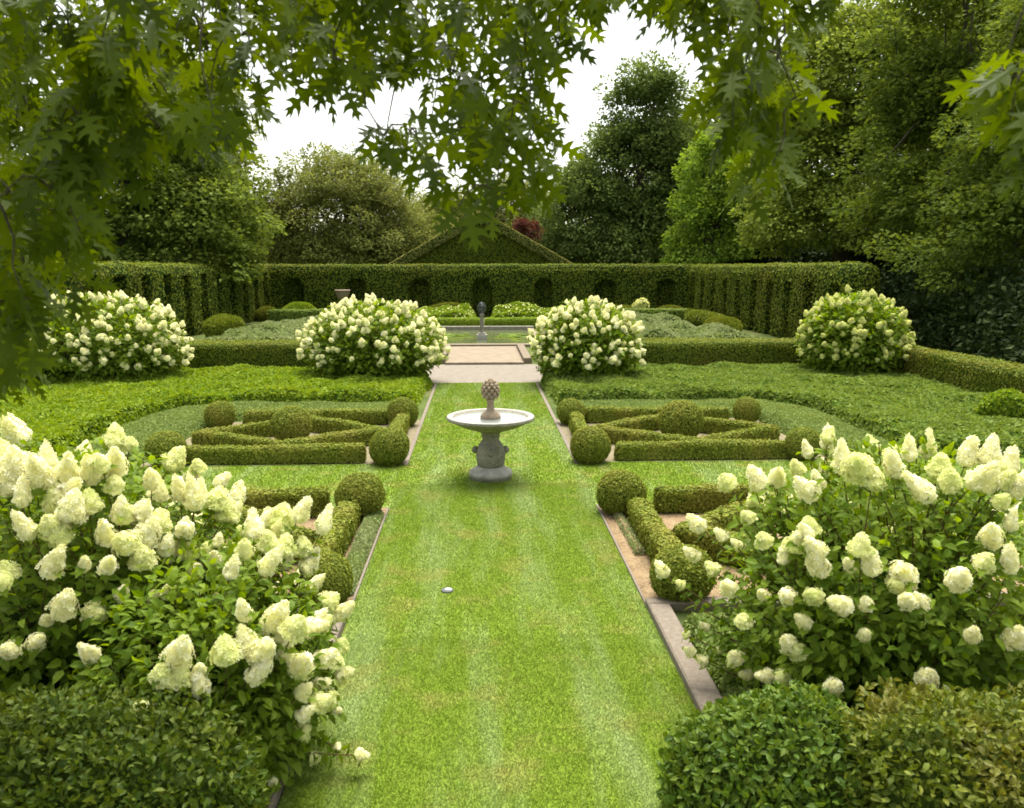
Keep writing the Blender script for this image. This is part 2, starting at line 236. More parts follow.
def lawnmat(name, blade):
    m, nt, p = base_mat(name, .9, .03); pos = node(nt, 'ShaderNodeNewGeometry').outputs['Position']
    sc = node(nt, 'ShaderNodeMapping'); sc.inputs['Scale'].default_value = (2.6, .33, 1); nt.links.new(pos, sc.inputs[0])
    fine = noise(nt, 6, 3, pos, .6); mid = noise(nt, 1.7, 4, pos, .6); lng = noise(nt, .9, 4, sc.outputs[0], .6)
    c = ramp(nt, fine, [(.118, .188, .018), (.145, .218, .024), (.175, .244, .034)], [.2, .5, .8])
    c = mixc(nt, ramp(nt, lng, [(0, 0, 0), (.85, .85, .85)], [.46, .68]), c, (.23, .30, .11))
    c = mixc(nt, ramp(nt, mid, [(0, 0, 0), (.75, .75, .75)], [.52, .7]), c, (.24, .245, .065))
    if blade:
        at = node(nt, 'ShaderNodeAttribute', attribute_name='rnd'); c = mixc(nt, .8, c, ramp(nt, at.outputs['Fac'], [(.92, .94, .9), (1, 1, 1), (1.04, 1.03, 1.04)]), 'MULTIPLY')
    nt.links.new(c, p.inputs['Base Color'])
    if blade:
        t = node(nt, 'ShaderNodeBsdfTranslucent'); nt.links.new(c, t.inputs[0]); mx = node(nt, 'ShaderNodeMixShader'); mx.inputs[0].default_value = .42
        nt.links.new(p.outputs[0], mx.inputs[1]); nt.links.new(t.outputs[0], mx.inputs[2]); nt.links.new(mx.outputs[0], nt.nodes['Material Output'].inputs[0])
    return m
M_lawn = lawnmat('lawn_turf', False); M_blade = lawnmat('grass_blade', True)
def groundmat():
    m, nt, p = base_mat('rough_ground', .9, .1); c = ramp(nt, noise(nt, .9, 5), [(.05, .07, .02), (.08, .11, .025), (.12, .12, .05)], [.35, .5, .7]); nt.links.new(c, p.inputs['Base Color']); return m
M_ground = groundmat()

# ------------------------------------------------------------------ ground
def sheet(name, polys, z, mat, kind='structure'):
    g = Geo()
    for P in polys:
        P = np.array(P, float); g.add(np.c_[P, np.full(len(P), z)], [[0, i, i + 1] for i in range(1, len(P) - 1)])
    return tag(g.obj(name, mat), kind=kind)
def rect(x0, x1, y0, y1): return [(x0, y0), (x1, y0), (x1, y1), (x0, y1)]
sheet('ground', [rect(-400, 400, -60, 700)], 0, M_ground)
LX0, LX1 = AX - 1.4, AX + 1.4
sheet('lawn', [rect(LX0, LX1, -8, 22.1), rect(-12, LX0, 10.35, 12.76), rect(LX1, 12, 10.35, 12.76)], .012, M_lawn)
sheet('gravel_path', [rect(AX - 2.6, AX + 2.6, 22.1, 26.4)], .008, M_gravel)
sheet('paved_platform', [rect(AX - 1.32, AX + 1.32, 26.4, 32.2)], .05, M_plat)
for s in (-1, 1):
    a, b = sorted((AX + s * 1.4, AX + s * 5.75))
    sheet('parterre_soil', [rect(a, b, 12.74, 16.6)], .008, M_pale)
    sheet('parterre_soil', [rect(a, b, 6.95, 10.35)], .008, M_soil)
# grass blades, denser and finer near the camera
g = Geo(); rng = np.random.default_rng(3)
def blades(n, x0, x1, y0, y1, h, w):
    P = np.c_[rng.uniform(x0, x1, n), rng.uniform(y0, y1, n), np.full(n, .011)]
    th = rng.uniform(0, 6.283, n); a = np.c_[np.cos(th), np.sin(th), 0 * th]; ln = rng.normal(size=(n, 3)) * 1.1; ln[:, 2] = 1
    V = np.stack([P - a * w, P + a * w, P + nrm(ln) * (h * rng.uniform(.5, 1.2, n))[:, None]], 1)
    g.add(V.reshape(-1, 3), np.arange(3 * n).reshape(-1, 3), 0, rng.random(n))
blades(260000, LX0, LX1, 3.2, 6.5, .022, .0022); blades(240000, LX0, LX1, 6.5, 11.5, .022, .003)
blades(100000, LX0, LX1, 11.5, 22.05, .03, .007); blades(60000, -8, LX0, 10.4, 12.74, .03, .007); blades(70000, LX1, 9, 10.4, 12.74, .03, .007)
tag(g.obj('lawn_grass', M_blade), 'short mown green grass of the central lawn', 'grass', kind='stuff')

# ------------------------------------------------------------------ clipped hedges
def hedge_geo(path, w, h, step, leaf, nleaf, seed, closed=False, amp=.03, top=1.0, asp=1.0, edit=None, lift=.17, rag=0):
    rng = np.random.default_rng(seed); V, F = sweep(path, w, h, step, closed, top, min(.15 * h, .2 * w) if h < .6 else None)
    if edit: V = edit(V)
    V = bump(V, amp, 1.3, seed); V = bump(V, rag, 6, seed + 1) if rag else V; g = Geo().add(V, F, 1)
    P, N = scatter(V, F, nleaf, rng); k = P[:, 2] > .03; P = P + N * (rng.random((len(P), 1)) ** 4 * .75 * leaf); cards(g, P[k], N[k], leaf, rng, lift, .33, asp); return g
def hedge(name, label, cat, path, w, h, step, leaf, nleaf, seed, mats, group=None, **kw):
    return tag(hedge_geo(path, w, h, step, leaf, nleaf, seed, **kw).obj(name, mats), label, cat, group)
BX = [M_box, M_boxc]
GB = 'low box hedges of the parterres'
for s, side in ((-1, 'left'), (1, 'right')):
    xi, xo = AX + s * 1.75, AX + s * 5.35; xm = (xi + xo) / 2
    def lowh(label, path, n, seed, y0=0, **kw): hedge('box_hedge', label, 'box hedge', path, kw.pop('w', .21), kw.pop('h', .29), .08, .045, n, seed, BX, GB, amp=.03, rag=.016, **kw)
    lowh(f'low box hedge edging the cross lawn along the front of the {side} rear parterre', [(xi + s * .4, 12.93), (xo - s * .3, 12.93)], 14000, 20 + s)
    lowh(f'low box hedge at the back of the {side} rear parterre before the ground cover', [(xi + s * .35, 16.2), (xo - s * .35, 16.2)], 9000, 24 + s, h=.3)
    lowh(f'short box hedge between two balls beside the path, {side} rear parterre', [(xi - s * .02, 13.3), (xi - s * .02, 15.7)], 7000, 28 + s, h=.32)
    lowh(f'diamond shaped box hedge round the central ball of the {side} rear parterre', [(xi + s * .3, 14.4), (xm, 13.25), (xo - s * .1, 14.3), (xm, 15.6)], 26000, 32 + s, h=.28, w=.19, closed=True)
    lowh(f'low box hedge at the back of the {side} near parterre beside the cross lawn', [(xi + s * .45, 10.05), (xo, 10.05)], 14000, 36 + s, h=.34)
    lowh(f'narrow box hedge running between balls along the path, {side} near parterre', [(xi + s * .08, 7.55), (xi + s * .08, 9.6)], 13000, 40 + s, w=.22, h=.31)
    lowh(f'diagonal box hedge behind the big white hydrangea in the {side} near parterre', [(xi + s * .4, 8.5), (xm, 9.7), (xo, 8.5), (xm, 7.4)], 30000, 44 + s, h=.33, w=.22, closed=True)

# box balls: three meshes shared by all copies
def ball_mesh(seed):
    rng = np.random.default_rng(seed); V, F = ellipsoid((0, 0, .93), (1, 1, 1), 40, 26, -.9); d = wob(V, 1.3, seed); V = (V - [0, 0, .93]) * (1 + .06 * d[:, None]) + [0, 0, .93]
    g = Geo().add(V, F, 1); P, N = scatter(V, F, 9000, rng); P = P + N * (rng.random((len(P), 1)) ** 4 * .07); cards(g, P, N, .105, rng, .35, .4)
    return g.mesh('box_ball', BX)
balls = [ball_mesh(s) for s in (61, 62, 63)]
for i, (x, y, r, lab) in enumerate([
    (-1.5, 12.8, .335, 'round clipped box ball left of the fountain where the path meets the cross lawn'),
    (-5.1, 12.75, .33, 'brownish topped box ball at the outer front corner of the left rear parterre'),
    (-1.58, 16.0, .32, 'box ball at the inner back corner of the left rear parterre, nearest the gravel'),
    (-5.28, 16.0, .31, 'box ball at the outer back corner of the left rear parterre'),
    (-3.46, 14.4, .38, 'central box ball inside the diamond hedge of the left rear parterre'),
    (1.84, 12.8, .335, 'round clipped box ball right of the fountain where the path meets the cross lawn'),
    (5.45, 12.85, .30, 'box ball at the outer front corner of the right rear parterre'),
    (1.88, 16.05, .30, 'box ball at the inner back corner of the right rear parterre, nearest the gravel'),
    (5.6, 16.1, .29, 'box ball at the outer back corner of the right rear parterre'),
    (3.79, 14.5, .42, 'largest box ball, centred inside the diamond hedge of the right rear parterre'),
    (-1.56, 9.95, .32, 'brown flecked box ball at the back corner of the left near parterre'),
    (-1.5, 7.25, .285, 'box ball half covered by the left foreground hydrangea'),
    (1.85, 10.0, .32, 'box ball by the soil strip at the back corner of the right near parterre'),
    (1.95, 7.2, .31, 'box ball in front of the kerb corner, touched by the right foreground hydrangea')]):
    o = bpy.data.objects.new('box_ball', balls[i % 3]); C.objects.link(o); o.location = (x, y, -.01); o.scale = (r * .95, r * .95, r * (.93 if i % 2 else .96)); o.rotation_euler = (0, 0, i * 1.9)
    tag(o, lab, 'box ball', 'clipped box balls of the parterres')

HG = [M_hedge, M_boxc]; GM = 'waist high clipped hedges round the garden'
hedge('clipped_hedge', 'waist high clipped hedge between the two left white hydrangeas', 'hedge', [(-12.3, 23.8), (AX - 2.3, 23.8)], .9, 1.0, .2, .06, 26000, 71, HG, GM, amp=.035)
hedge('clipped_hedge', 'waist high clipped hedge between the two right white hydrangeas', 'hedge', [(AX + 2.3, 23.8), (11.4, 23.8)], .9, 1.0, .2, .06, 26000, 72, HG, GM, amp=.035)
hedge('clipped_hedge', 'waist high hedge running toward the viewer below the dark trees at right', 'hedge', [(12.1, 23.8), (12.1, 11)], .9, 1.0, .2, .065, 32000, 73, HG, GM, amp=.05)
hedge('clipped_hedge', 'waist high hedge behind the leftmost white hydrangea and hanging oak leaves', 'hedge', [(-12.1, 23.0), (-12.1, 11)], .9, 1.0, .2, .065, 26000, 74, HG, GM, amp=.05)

# tall hedges with recesses
def slits(axis, u0, per, face_sign, face, half, ztop, depth, phase=0):
    def f(V):
        u = V[:, axis]; a = 1 - axis; on = (np.sign(V[:, a] - face) == face_sign) & (V[:, 2] < ztop)
        t = (u - u0 + phase) % per - per / 2; V = V.copy(); V[:, a] -= face_sign * depth * (on & (abs(t) < half)); return V
    return f
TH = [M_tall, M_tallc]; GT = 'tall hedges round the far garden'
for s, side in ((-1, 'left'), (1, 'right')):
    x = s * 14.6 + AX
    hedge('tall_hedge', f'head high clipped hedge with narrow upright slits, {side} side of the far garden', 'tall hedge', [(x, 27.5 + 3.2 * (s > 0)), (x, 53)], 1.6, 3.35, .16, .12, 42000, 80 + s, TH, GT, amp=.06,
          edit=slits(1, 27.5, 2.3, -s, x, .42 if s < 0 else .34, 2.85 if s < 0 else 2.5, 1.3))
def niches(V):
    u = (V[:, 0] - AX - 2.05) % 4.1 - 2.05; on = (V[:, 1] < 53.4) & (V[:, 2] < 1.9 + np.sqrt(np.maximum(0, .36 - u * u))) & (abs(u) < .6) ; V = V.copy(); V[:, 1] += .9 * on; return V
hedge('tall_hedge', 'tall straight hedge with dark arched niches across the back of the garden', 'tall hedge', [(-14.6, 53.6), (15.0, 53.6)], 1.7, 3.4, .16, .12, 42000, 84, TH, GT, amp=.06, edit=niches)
# gable shaped hedge: a peaked front with pale clipped edges on both slopes
g = Geo(); rng = np.random.default_rng(85); hw, hp = 6.3, 3.5; z0 = 3.2
V = np.array([(AX - hw, 58, 0), (AX + hw, 58, 0), (AX + hw, 58, z0), (AX, 58, z0 + hp), (AX - hw, 58, z0)]); Vb = V + [0, 1.6, 0]; VV = np.concatenate([V, Vb])
F3 = np.array([(0, 1, 2), (0, 2, 3), (0, 3, 4)]); g.add(VV, F3, 1); g.more([(6, 5, 7), (7, 5, 8), (8, 5, 9)], 1); g.more([(1, 6, 7, 2), (2, 7, 8, 3), (3, 8, 9, 4), (4, 9, 5, 0)], 1)
P, N = scatter(VV, F3, 16000, rng); cards(g, P, N, .16, rng, .5, .5)
gab = tag(g.obj('gable_hedge', TH), 'gable shaped green hedge with pale sloping edges rising behind the back hedge', 'gable hedge')
for s in (-1, 1):
    g = Geo(); A = np.array([AX + s * (hw + .4), 57.7, z0 - .1]); B = np.array([AX, 57.7, z0 + hp + .15]); dv = nrm(B - A); up = np.array([-dv[2] * s * -1, 0, abs(dv[0])]); up = nrm(np.cross(dv, [0, 1, 0])); up = up if up[2] > 0 else -up
    c = [(-.0, -.22), (1.5, -.22), (1.5, .22), (0, .22)]; vv = [A + np.array([0, y, 0]) + up * z * 1.35 for y, z in c] + [B + np.array([0, y, 0]) + up * z * 1.35 for y, z in c]
    ff = np.array([(0, 1, 5, 4), (1, 2, 6, 5), (2, 3, 7, 6), (3, 0, 4, 7)]); g.add(vv, ff, 1); P, N = scatter(np.array(vv), ff, 6000, rng); mid = A + (B - A) * (((P - A) @ dv) / np.linalg.norm(B - A))[:, None] + [0, .75, 0]; N = np.where((((P - mid) * N).sum(1) < 0)[:, None], -N, N); cards(g, P, N, .13, rng, .5, .5)
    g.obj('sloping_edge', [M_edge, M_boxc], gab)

# ------------------------------------------------------------------ ground cover and planting beds
def inside(P, poly):
    x, y = P[:, 0], P[:, 1]; c = np.zeros(len(P), bool); poly = np.array(poly)
    for a, b in zip(poly, np.roll(poly, 1, 0)):
        k = (a[1] > y) != (b[1] > y); c ^= k & (x < (b[0] - a[0]) * (y - a[1]) / (b[1] - a[1] + 1e-12) + a[0])
    return c
def edged(P, poly):
    poly = np.array(poly, float); d = np.full(len(P), 1e9)
    for a, b in zip(poly, np.roll(poly, 1, 0)):
        e = b - a; t = np.clip(((P - a) @ e) / (e @ e + 1e-12), 0, 1); d = np.minimum(d, np.linalg.norm(P - a - t[:, None] * e, axis=1))
    return d
def mound(name, label, cat, poly, h, cell, leaf, nleaf, seed, mats, amp=.06, freq=1.5, ew=.22, lift=.5, asp=1.0, spread=.55, kind='stuff', extra=None, tmpl=LEAF2):
    rng = np.random.default_rng(seed); P = np.array(poly, float); (x0, y0), (x1, y1) = P.min(0) - cell, P.max(0) + cell
    X, Y = np.meshgrid(np.arange(x0, x1, cell), np.arange(y0, y1, cell), indexing='ij'); Q = np.c_[X.ravel(), Y.ravel()]; m = Y.shape[1]
    ins = inside(Q, poly); d = edged(Q, poly) * np.where(ins, 1, -1); e = np.clip(d / ew, 0, 1); e = np.sqrt(1 - (1 - e) ** 2)
    Z = e * (h + amp * wob(np.c_[Q, np.zeros(len(Q))], freq, seed, 3) * h / .3) - .02 * (e <= 0); V = np.c_[Q, Z]; F = grid_faces(X.shape[0], m); F = F[ins[F].any(1)]
    g = Geo().add(V, F, 1); S, N = scatter(V, F, nleaf, rng); k = S[:, 2] > .02; cards(g, S[k], N[k], leaf, rng, lift, spread, asp, tmpl=tmpl)
    if extra: extra(g, S[k], N[k], rng)
    return tag(g.obj(name, mats), label, cat, kind=kind)
for s, side in ((-1, 'left'), (1, 'right')):
    X = lambda v: AX + s * v
    arc = [(X(5.5 + 1.9 * math.sin(t)), 16.5 + 1.9 * math.cos(t)) for t in np.linspace(0, math.pi / 2, 9)]
    outer = [(X(1.7), 18.4)] + arc + [(X(7.4), 12.8), (X(11.6), 12.75), (X(11.6), 23.2), (X(2.1), 23.2), (X(1.55), 21.8)]
    mound('ground_cover', f'leafy bright green ground cover sheet wrapping round the {side} rear parterre', 'ground cover', outer, 0.33, .1, .12, 52000, 90 + s, [M_cover if s < 0 else M_cover2, M_coverc], .09, 2.6, .13, .7)
    inner = [(X(1.75), 16.6), (X(5.75), 16.6), (X(5.8), 12.9), (X(7.25), 12.9)] + [(X(5.5 + 1.75 * math.sin(t)), 16.5 + 1.75 * math.cos(t)) for t in np.linspace(math.pi / 2, 0, 9)] + [(X(1.75), 18.2)]
    mound('ground_cover', f'bluish green low planting between the {side} rear parterre and the brighter ground cover', 'ground cover', inner, .16, .12, .07, 26000, 93 + s, [M_inner, M_coverc], .07, 2.0, .2, .6)
    mound('lavender_bed', f'silvery grey green planting bed before the {side} tall hedge', 'flower bed', [(X(5.6), 29.5), (X(10.6), 28.8), (X(9.8), 46), (X(6.6), 46)], .62, .25, .15, 24000, 96 + s, [M_silver, M_tallc], .16, 1.3, .5, 1.0)
    hedge('bed_hedge', f'low dark hedge along the inner edge of the silvery {side} bed', 'hedge', [(X(4.7), 29.5), (X(5.7), 44)], .7, .6, .25, .1, 9000, 99 + s, [M_hedge, M_tallc], 'low hedges of the far garden')
    hedge('pond_hedge', f'low pale green box hedge behind the pond, {side} of the sundial', 'hedge', [(X(.25), 42.0), (X(3.6), 42.0)], .8, .55, .25, .09, 7000, 103 + s, [M_cover, M_boxc], 'low hedges of the far garden')
    hedge('bed_hedge', f'pale green low hedge across the {side} flower bed before the back hedge', 'hedge', [(X(6.9), 47.2), (X(12.4), 47.2)], .9, .75, .25, .11, 6000, 181 + s, [M_cover2, M_tallc], 'low hedges of the far garden')
    hedge('bed_hedge', f'low dark hedge in front of the silvery {side} bed, behind the waist high hedge', 'hedge', [(X(4.9), 28.6), (X(11.6), 28.0)], .8, .62, .25, .1, 7000, 185 + s, [M_hedge, M_tallc], 'low hedges of the far garden')
    def roses(g, P, N, rng):
        k = rng.random(len(P)) < .05; k &= P[:, 2] > .4; cards(g, P[k] + N[k] * .05, N[k], .13, rng, .3, .5, 1.6, mat=2)
    mound('rose_bed', f'loose white flowering rose bushes behind the pond, {side} half of the bed', 'flower bed', [(X(.5), 43.5), (X(6.2), 43.5), (X(6.6), 50), (X(.5), 50)], .7, .3, .17, 17000, 107 + s, [M_hyd, M_hydcore, M_panlime], .16, 1.2, .5, .8, extra=roses)
mound('bed_planting', 'blue green low plants inside the kerbed bed under the right foreground hydrangea', 'plants', [(1.78, 3.9), (5, 3.9), (5, 6.65), (1.8, 6.65)], .16, .1, .06, 26000, 111, [M_inner, M_coverc], .07, 3, .15, .7)
mound('bed_planting', 'low green plants in the bed under the left foreground hydrangeas', 'plants', [(-4.8, 3.9), (-1.45, 3.9), (-1.5, 6.65), (-4.8, 6.65)], .16, .1, .06, 20000, 112, [M_inner, M_coverc], .07, 3, .15, .7)
mound('path_side_catmint', 'grey green catmint tufts in the soil strip beside the left near parterre', 'plants', [(-1.27, 7.4), (-1.47, 7.4), (-1.5, 10.0), (-1.27, 10.0)], .1, .05, .04, 6000, 113, [M_silver, M_coverc], .07, 5, .06, .7)
mound('path_side_catmint', 'thin grey green catmint tufts beside the hedge of the right near parterre', 'plants', [(1.72, 8.4), (1.86, 8.4), (1.86, 9.9), (1.72, 9.9)], .08, .04, .035, 1600, 114, [M_silver, M_soil], .07, 6, .06, .7)

def shrub(name, label, cat, c, r, leaf, n, seed, mats, group=None, amp=.17):
    rng = np.random.default_rng(seed); V, F = ellipsoid((0, 0, r[2] * .75), r, 28, 18, -.75); V = bump(V, amp * max(r), 1.6 / max(r), seed); V[:, 2] = np.maximum(V[:, 2], 0)
    g = Geo().add(V, F, 1); P, N = scatter(V, F, n, rng); cards(g, P, N, leaf, rng, .8, .6); return tag(g.obj(name, mats, loc=c), label, cat, group)
GS = 'rounded clipped bushes before the back hedge'
for i, (x, y, rx, rz, lab) in enumerate([(-6.3, 50.8, 2.3, .75, 'long low rounded bush before the back hedge, left of the sundial'), (-2.2, 50.8, 1.9, .85, 'broad rounded bush before the back hedge just left of the sundial line'),
    (6.4, 50.8, 1.0, .7, 'small rounded bush before the dark niche right of the sundial'), (9.0, 50.8, 1.0, .75, 'rounded bush before the back hedge beside the yellow green spiky plant'),
    (-11.6, 51.0, 1.3, .95, 'bright green bush in the left corner of the back hedge'), (-13.2, 49.3, .8, .8, 'dark bush against the left tall hedge near the far corner'),
    (12.2, 51.4, 1.2, .7, 'low bush in the right corner of the back hedge')]):
    shrub('clipped_bush', lab, 'bush', (AX + x, y, 0), (rx * .85, .8, rz * .62), .13, 4500, 120 + i, [M_hedge if i != 4 else M_cover, M_tallc], GS, .13)
shrub('side_bush', 'dark upright bush standing before the left slitted hedge', 'bush', (-10.9, 34.5, 0), (.8, 1.0, .68), .13, 8000, 130, TH)
shrub('side_bush', 'dark dense bush standing before the right slitted hedge', 'bush', (11.3, 36.5, 0), (.7, 1.3, .52), .13, 9000, 131, TH)
shrub('side_bush', 'long low dark shrub along the far part of the right slitted hedge', 'bush', (12.7, 43.5, 0), (.9, 4.6, .42), .13, 9000, 132, [M_hedge, M_tallc])
shrub('spiky_plant', 'small yellow green plant before the back hedge right of the niche', 'plant', (AX + 10.1, 50.2, .4), (.4, .4, .5), .2, 500, 133, [M_panlime, M_hydcore], None, .3)
shrub('lime_shrub', 'small bright lime green shrub at the foot of the right side hedge', 'shrub', (10.35, 14.9, .2), (.45, .4, .34), .1, 1800, 134, [M_cover, M_coverc], None, .2)
# ------------------------------------------------------------------ stone and water
fo = thing('bowl_fountain', 'grey stone bowl fountain on a baluster pedestal standing on the lawn', 'fountain', (0.16, 11.85, 0))
g = Geo(); lathe(g, [(.0, 0), (.325, 0), (.325, .055), (.335, .06), (.335, .10), (.32, .125), (.27, .15), (.22, .19), (.2, .2), (0, .2)], 48); g.obj('base', M_rim, fo, smooth=(0,))
g = Geo(); lathe(g, [(.19, .2), (.205, .22), (.215, .26), (.222, .33), (.226, .36), (.222, .365), (.224, .40), (.215, .46), (.19, .52), (.155, .57), (.13, .60), (.125, .64), (.14, .655), (.14, .675), (.13, .685), (.16, .73), (.2, .75), (0, .75)], 48)
ped = g.obj('pedestal', M_stone, fo, smooth=(0,))
for k in range(4):
    g = Geo(); a = math.pi / 2 * k; V, F = ellipsoid((math.cos(a) * .235, math.sin(a) * .235, .45), (.048, .048, .06), 14, 10); V = V + .008 * np.stack([wob(V, 30, 7 + k)] * 3, 1); g.add(V, F)
    V, F = ellipsoid((math.cos(a) * .262, math.sin(a) * .262, .435), (.026, .026, .026), 10, 8); g.add(V, F); g.obj('carved_lug', M_stone, ped, smooth=(0,))
g = Geo(); lathe(g, [(.0, .745), (.2, .745), (.23, .765), (.33, .79), (.46, .835), (.56, .885), (.605, .915), (.62, .917), (.655, .925), (.672, .94), (.672, .955), (.66, .968), (.60, .972), (.575, .965), (.55, .93), (.4, .89), (0, .87)], 64); g.obj('bowl', M_stone, fo, smooth=(0,))
g = Geo(); lathe(g, [(.664, .9665), (.668, .974), (.655, .98), (.60, .982), (.583, .976), (.576, .966)], 64); g.obj('rim', M_rim, fo, smooth=(0,))
g = Geo(); lathe(g, [(.572, .944), (.001, .944)], 64); g.obj('water', M_bowl, fo)
g = Geo(); lathe(g, [(.0, .89), (.15, .9), (.155, .975), (.145, 1.0), (.12, 1.03), (.09, 1.05), (.062, 1.07), (.052, 1.12), (.05, 1.19), (.066, 1.215), (.07, 1.235), (.05, 1.25), (0, 1.25)], 28); fin = g.obj('finial', M_terra, fo, smooth=(0,))
g = Geo(); V, F = ellipsoid((0, 0, 1.37), (.10, .10, .145), 24, 16); g.add(V, F)
for r in range(6):                                                   # artichoke scales
    z = 1.265 + r * .042; rr = .118 * math.sqrt(max(.05, 1 - ((z - 1.35) / .155) ** 2))
    for k in range(9 - (r > 4) * 3):
        a = 2 * math.pi * (k + .5 * (r % 2)) / (9 - (r > 4) * 3); V, F = ellipsoid((math.cos(a) * rr, math.sin(a) * rr, z + .02), (.03, .03, .036), 8, 7); g.add(V, F)
V, F = ellipsoid((0, 0, 1.52), (.035, .035, .045), 10, 8); g.add(V, F); g.obj('artichoke', M_terra, fin, smooth=(0,))

su = thing('armillary_sundial', 'ring topped sundial on a slim stone pillar standing at the pond', 'sundial', (AX - .06, 35.4, 0)); su.scale = (.72, .72, .9)
g = Geo(); box(g, -.32, .32, -.32, .32, 0, .3); box(g, -.24, .24, -.24, .24, .3, .38); g.obj('base', M_rim, su)
g = Geo(); lathe(g, [(.19, .38), (.15, .42), (.12, .5), (.13, .9), (.105, 1.2), (.15, 1.25), (.16, 1.3), (.09, 1.32), (0, 1.32)], 20); g.obj('pillar', M_stone, su, smooth=(0,))
g = Geo()
for ax in ((1, 0, 0), (0, 1, 0), (0, .5, .87), (.6, .6, .5)):
    ax = nrm(np.array(ax, float)); a = nrm(np.cross(ax, [.3, .2, .9])); b = np.cross(ax, a); t = np.linspace(0, 2 * math.pi, 33)[:, None]
    tube(g, np.array([0, 0, 1.62]) + .25 * (np.cos(t) * a + np.sin(t) * b), .03, 6)
tube(g, [(0, 0, 1.3), (0, 0, 1.9)], .02); tube(g, [(-.2, -.1, 1.45), (.2, .1, 1.8)], .018); V, F = ellipsoid((0, 0, 1.62), (.1, .1, .1), 14, 10); g.add(V, F); g.obj('armillary_sphere', M_lead, su, smooth=(0,))
# pond with a stone coping, lily pads
sheet('pond_water', [rect(AX - 2.3, AX + 2.3, 32.75, 41.0)], .03, M_pond)
pk = thing('pond_coping', 'low stone coping around the rectangular pond beyond the gravel', 'coping', (AX, 36.8, 0))
for x0, x1, y0, y1 in ((-2.65, 2.65, -4.5, -4.1), (-2.65, 2.65, 4.2, 4.6), (-2.65, -2.3, -4.1, 4.2), (2.3, 2.65, -4.1, 4.2)):
    g = Geo(); box(g, x0, x1, y0, y1, 0, .12 if y1 < 4.3 else .22); g.obj('coping_stone', M_stone if y1 > 4.3 else M_plat, pk)
rng = np.random.default_rng(140)
for cx, cy, n, lab in ((-1.5, 37.6, 60, 'dark lily pads floating at the left of the pond'), (1.35, 37.4, 55, 'dark lily pads floating at the right of the pond')):
    g = Geo(); th = np.linspace(.25, 2 * math.pi - .25, 12); tv = np.vstack([[0, 0, 0], np.c_[np.cos(th), np.sin(th), 0 * th]])
    P = np.c_[AX + cx + rng.normal(size=n) * .38, cy + rng.normal(size=n) * .6, .045 + rng.random(n) * .05]; a = rng.uniform(0, 6.28, n)
    Fr = frames(np.c_[np.cos(a), np.sin(a), 0 * a], np.c_[rng.normal(size=(n, 2)) * .12, np.ones(n)]); stamp(g, tv, [[(0, i, i + 1) for i in range(1, 12)]], P, Fr, rng.uniform(.09, .17, n), 0, None, rng)
    tag(g.obj('lily_pads', M_hyd), lab, 'lily pads', kind='stuff')
# kerbs, edging strips, low walls
def kerb(label, boxes):
    t = thing('stone_kerb', label, 'kerb', (0, 0, 0))
    for x0, x1, y0, y1, h in boxes: g = Geo(); box(g, x0, x1, y0, y1, 0, h, 0, .015); g.obj('kerb_run', M_kerb, t)
kerb('flat pinkish concrete kerb meeting at a corner beside the right edge of the lawn', [(1.57, 1.775, 3.4, 6.95, .09), (1.57, 5.2, 6.953, 7.09, .09)])
kerb('pinkish concrete kerb half hidden under the left foreground hydrangea', [(-1.44, -1.24, 3.4, 6.95, .09), (-5, -1.24, 6.953, 7.09, .09)])
for s, side in ((-1, 'left'), (1, 'right')):
    x = AX + s * 1.41; g = Geo(); box(g, x - .012, x + .012, 7.1, 10.3, 0, .035, 0, .004); tag(g.obj('edging_strip', M_kerb), f'thin pale edging strip between lawn and {"brown soil" if s > 0 else "grey green tufts"} of the {side} near parterre', 'edging', 'lawn edging strips')
    x = AX + s * 1.41; g = Geo(); box(g, x - .02 , x + .05, 12.65, 21.8, 0, .03, 0, .004); tag(g.obj('edging_strip', M_kerb), f'thin pale edging strip along the lawn by the {side} rear parterre', 'edging', 'lawn edging strips')
    x0, x1 = sorted((AX + s * 1.32, AX + s * 1.6)); w = thing('low_brick_wall', f'low brown brick wall on the {side} of the paved platform beyond the gravel', 'low wall', (0, 0, 0), 'low walls of the paved platform')
    g = Geo(); box(g, x0, x1, 26.6, 31.9, 0, .2); g.obj('wall', M_brick, w)
g = Geo(); box(g, AX - 1.32, AX + 1.32, 26.3, 26.46, 0, .09); tag(g.obj('step_edge', M_plat), 'pale stone step at the front of the sandy paved platform', 'step')
# small things on and round the lawn
t = thing('lawn_cover', 'small round pale cover set in the lawn before the fountain', 'cover', (-.34, 7.5, .012))
g = Geo(); lathe(g, [(.06, 0), (.06, .014), (.05, .017), (.04, .012), (0, .011)], 24); g.obj('ring', M_lead, t, smooth=(0,)); g = Geo(); V, F = ellipsoid((0.01, 0, .016), (.036, .03, .014), 16, 8, 0); g.add(V, F); g.obj('cap', M_white, t, smooth=(0,))
u = thing('stone_urn', 'pale stone urn on a plinth before the arched back hedge at left', 'urn', (AX - 8.7, 50.2, 0))
g = Geo(); box(g, -.3, .3, -.3, .3, 0, .9); box(g, -.36, .36, -.36, .36, .9, 1.0); g.obj('plinth', M_terra, u)
g = Geo(); lathe(g, [(.2, 1.0), (.1, 1.1), (.12, 1.16), (.3, 1.35), (.42, 1.6), (.46, 1.78), (.5, 1.82), (.46, 1.86), (.38, 1.83), (0, 1.75)], 24); g.obj('bowl', M_plat, u, smooth=(0,))

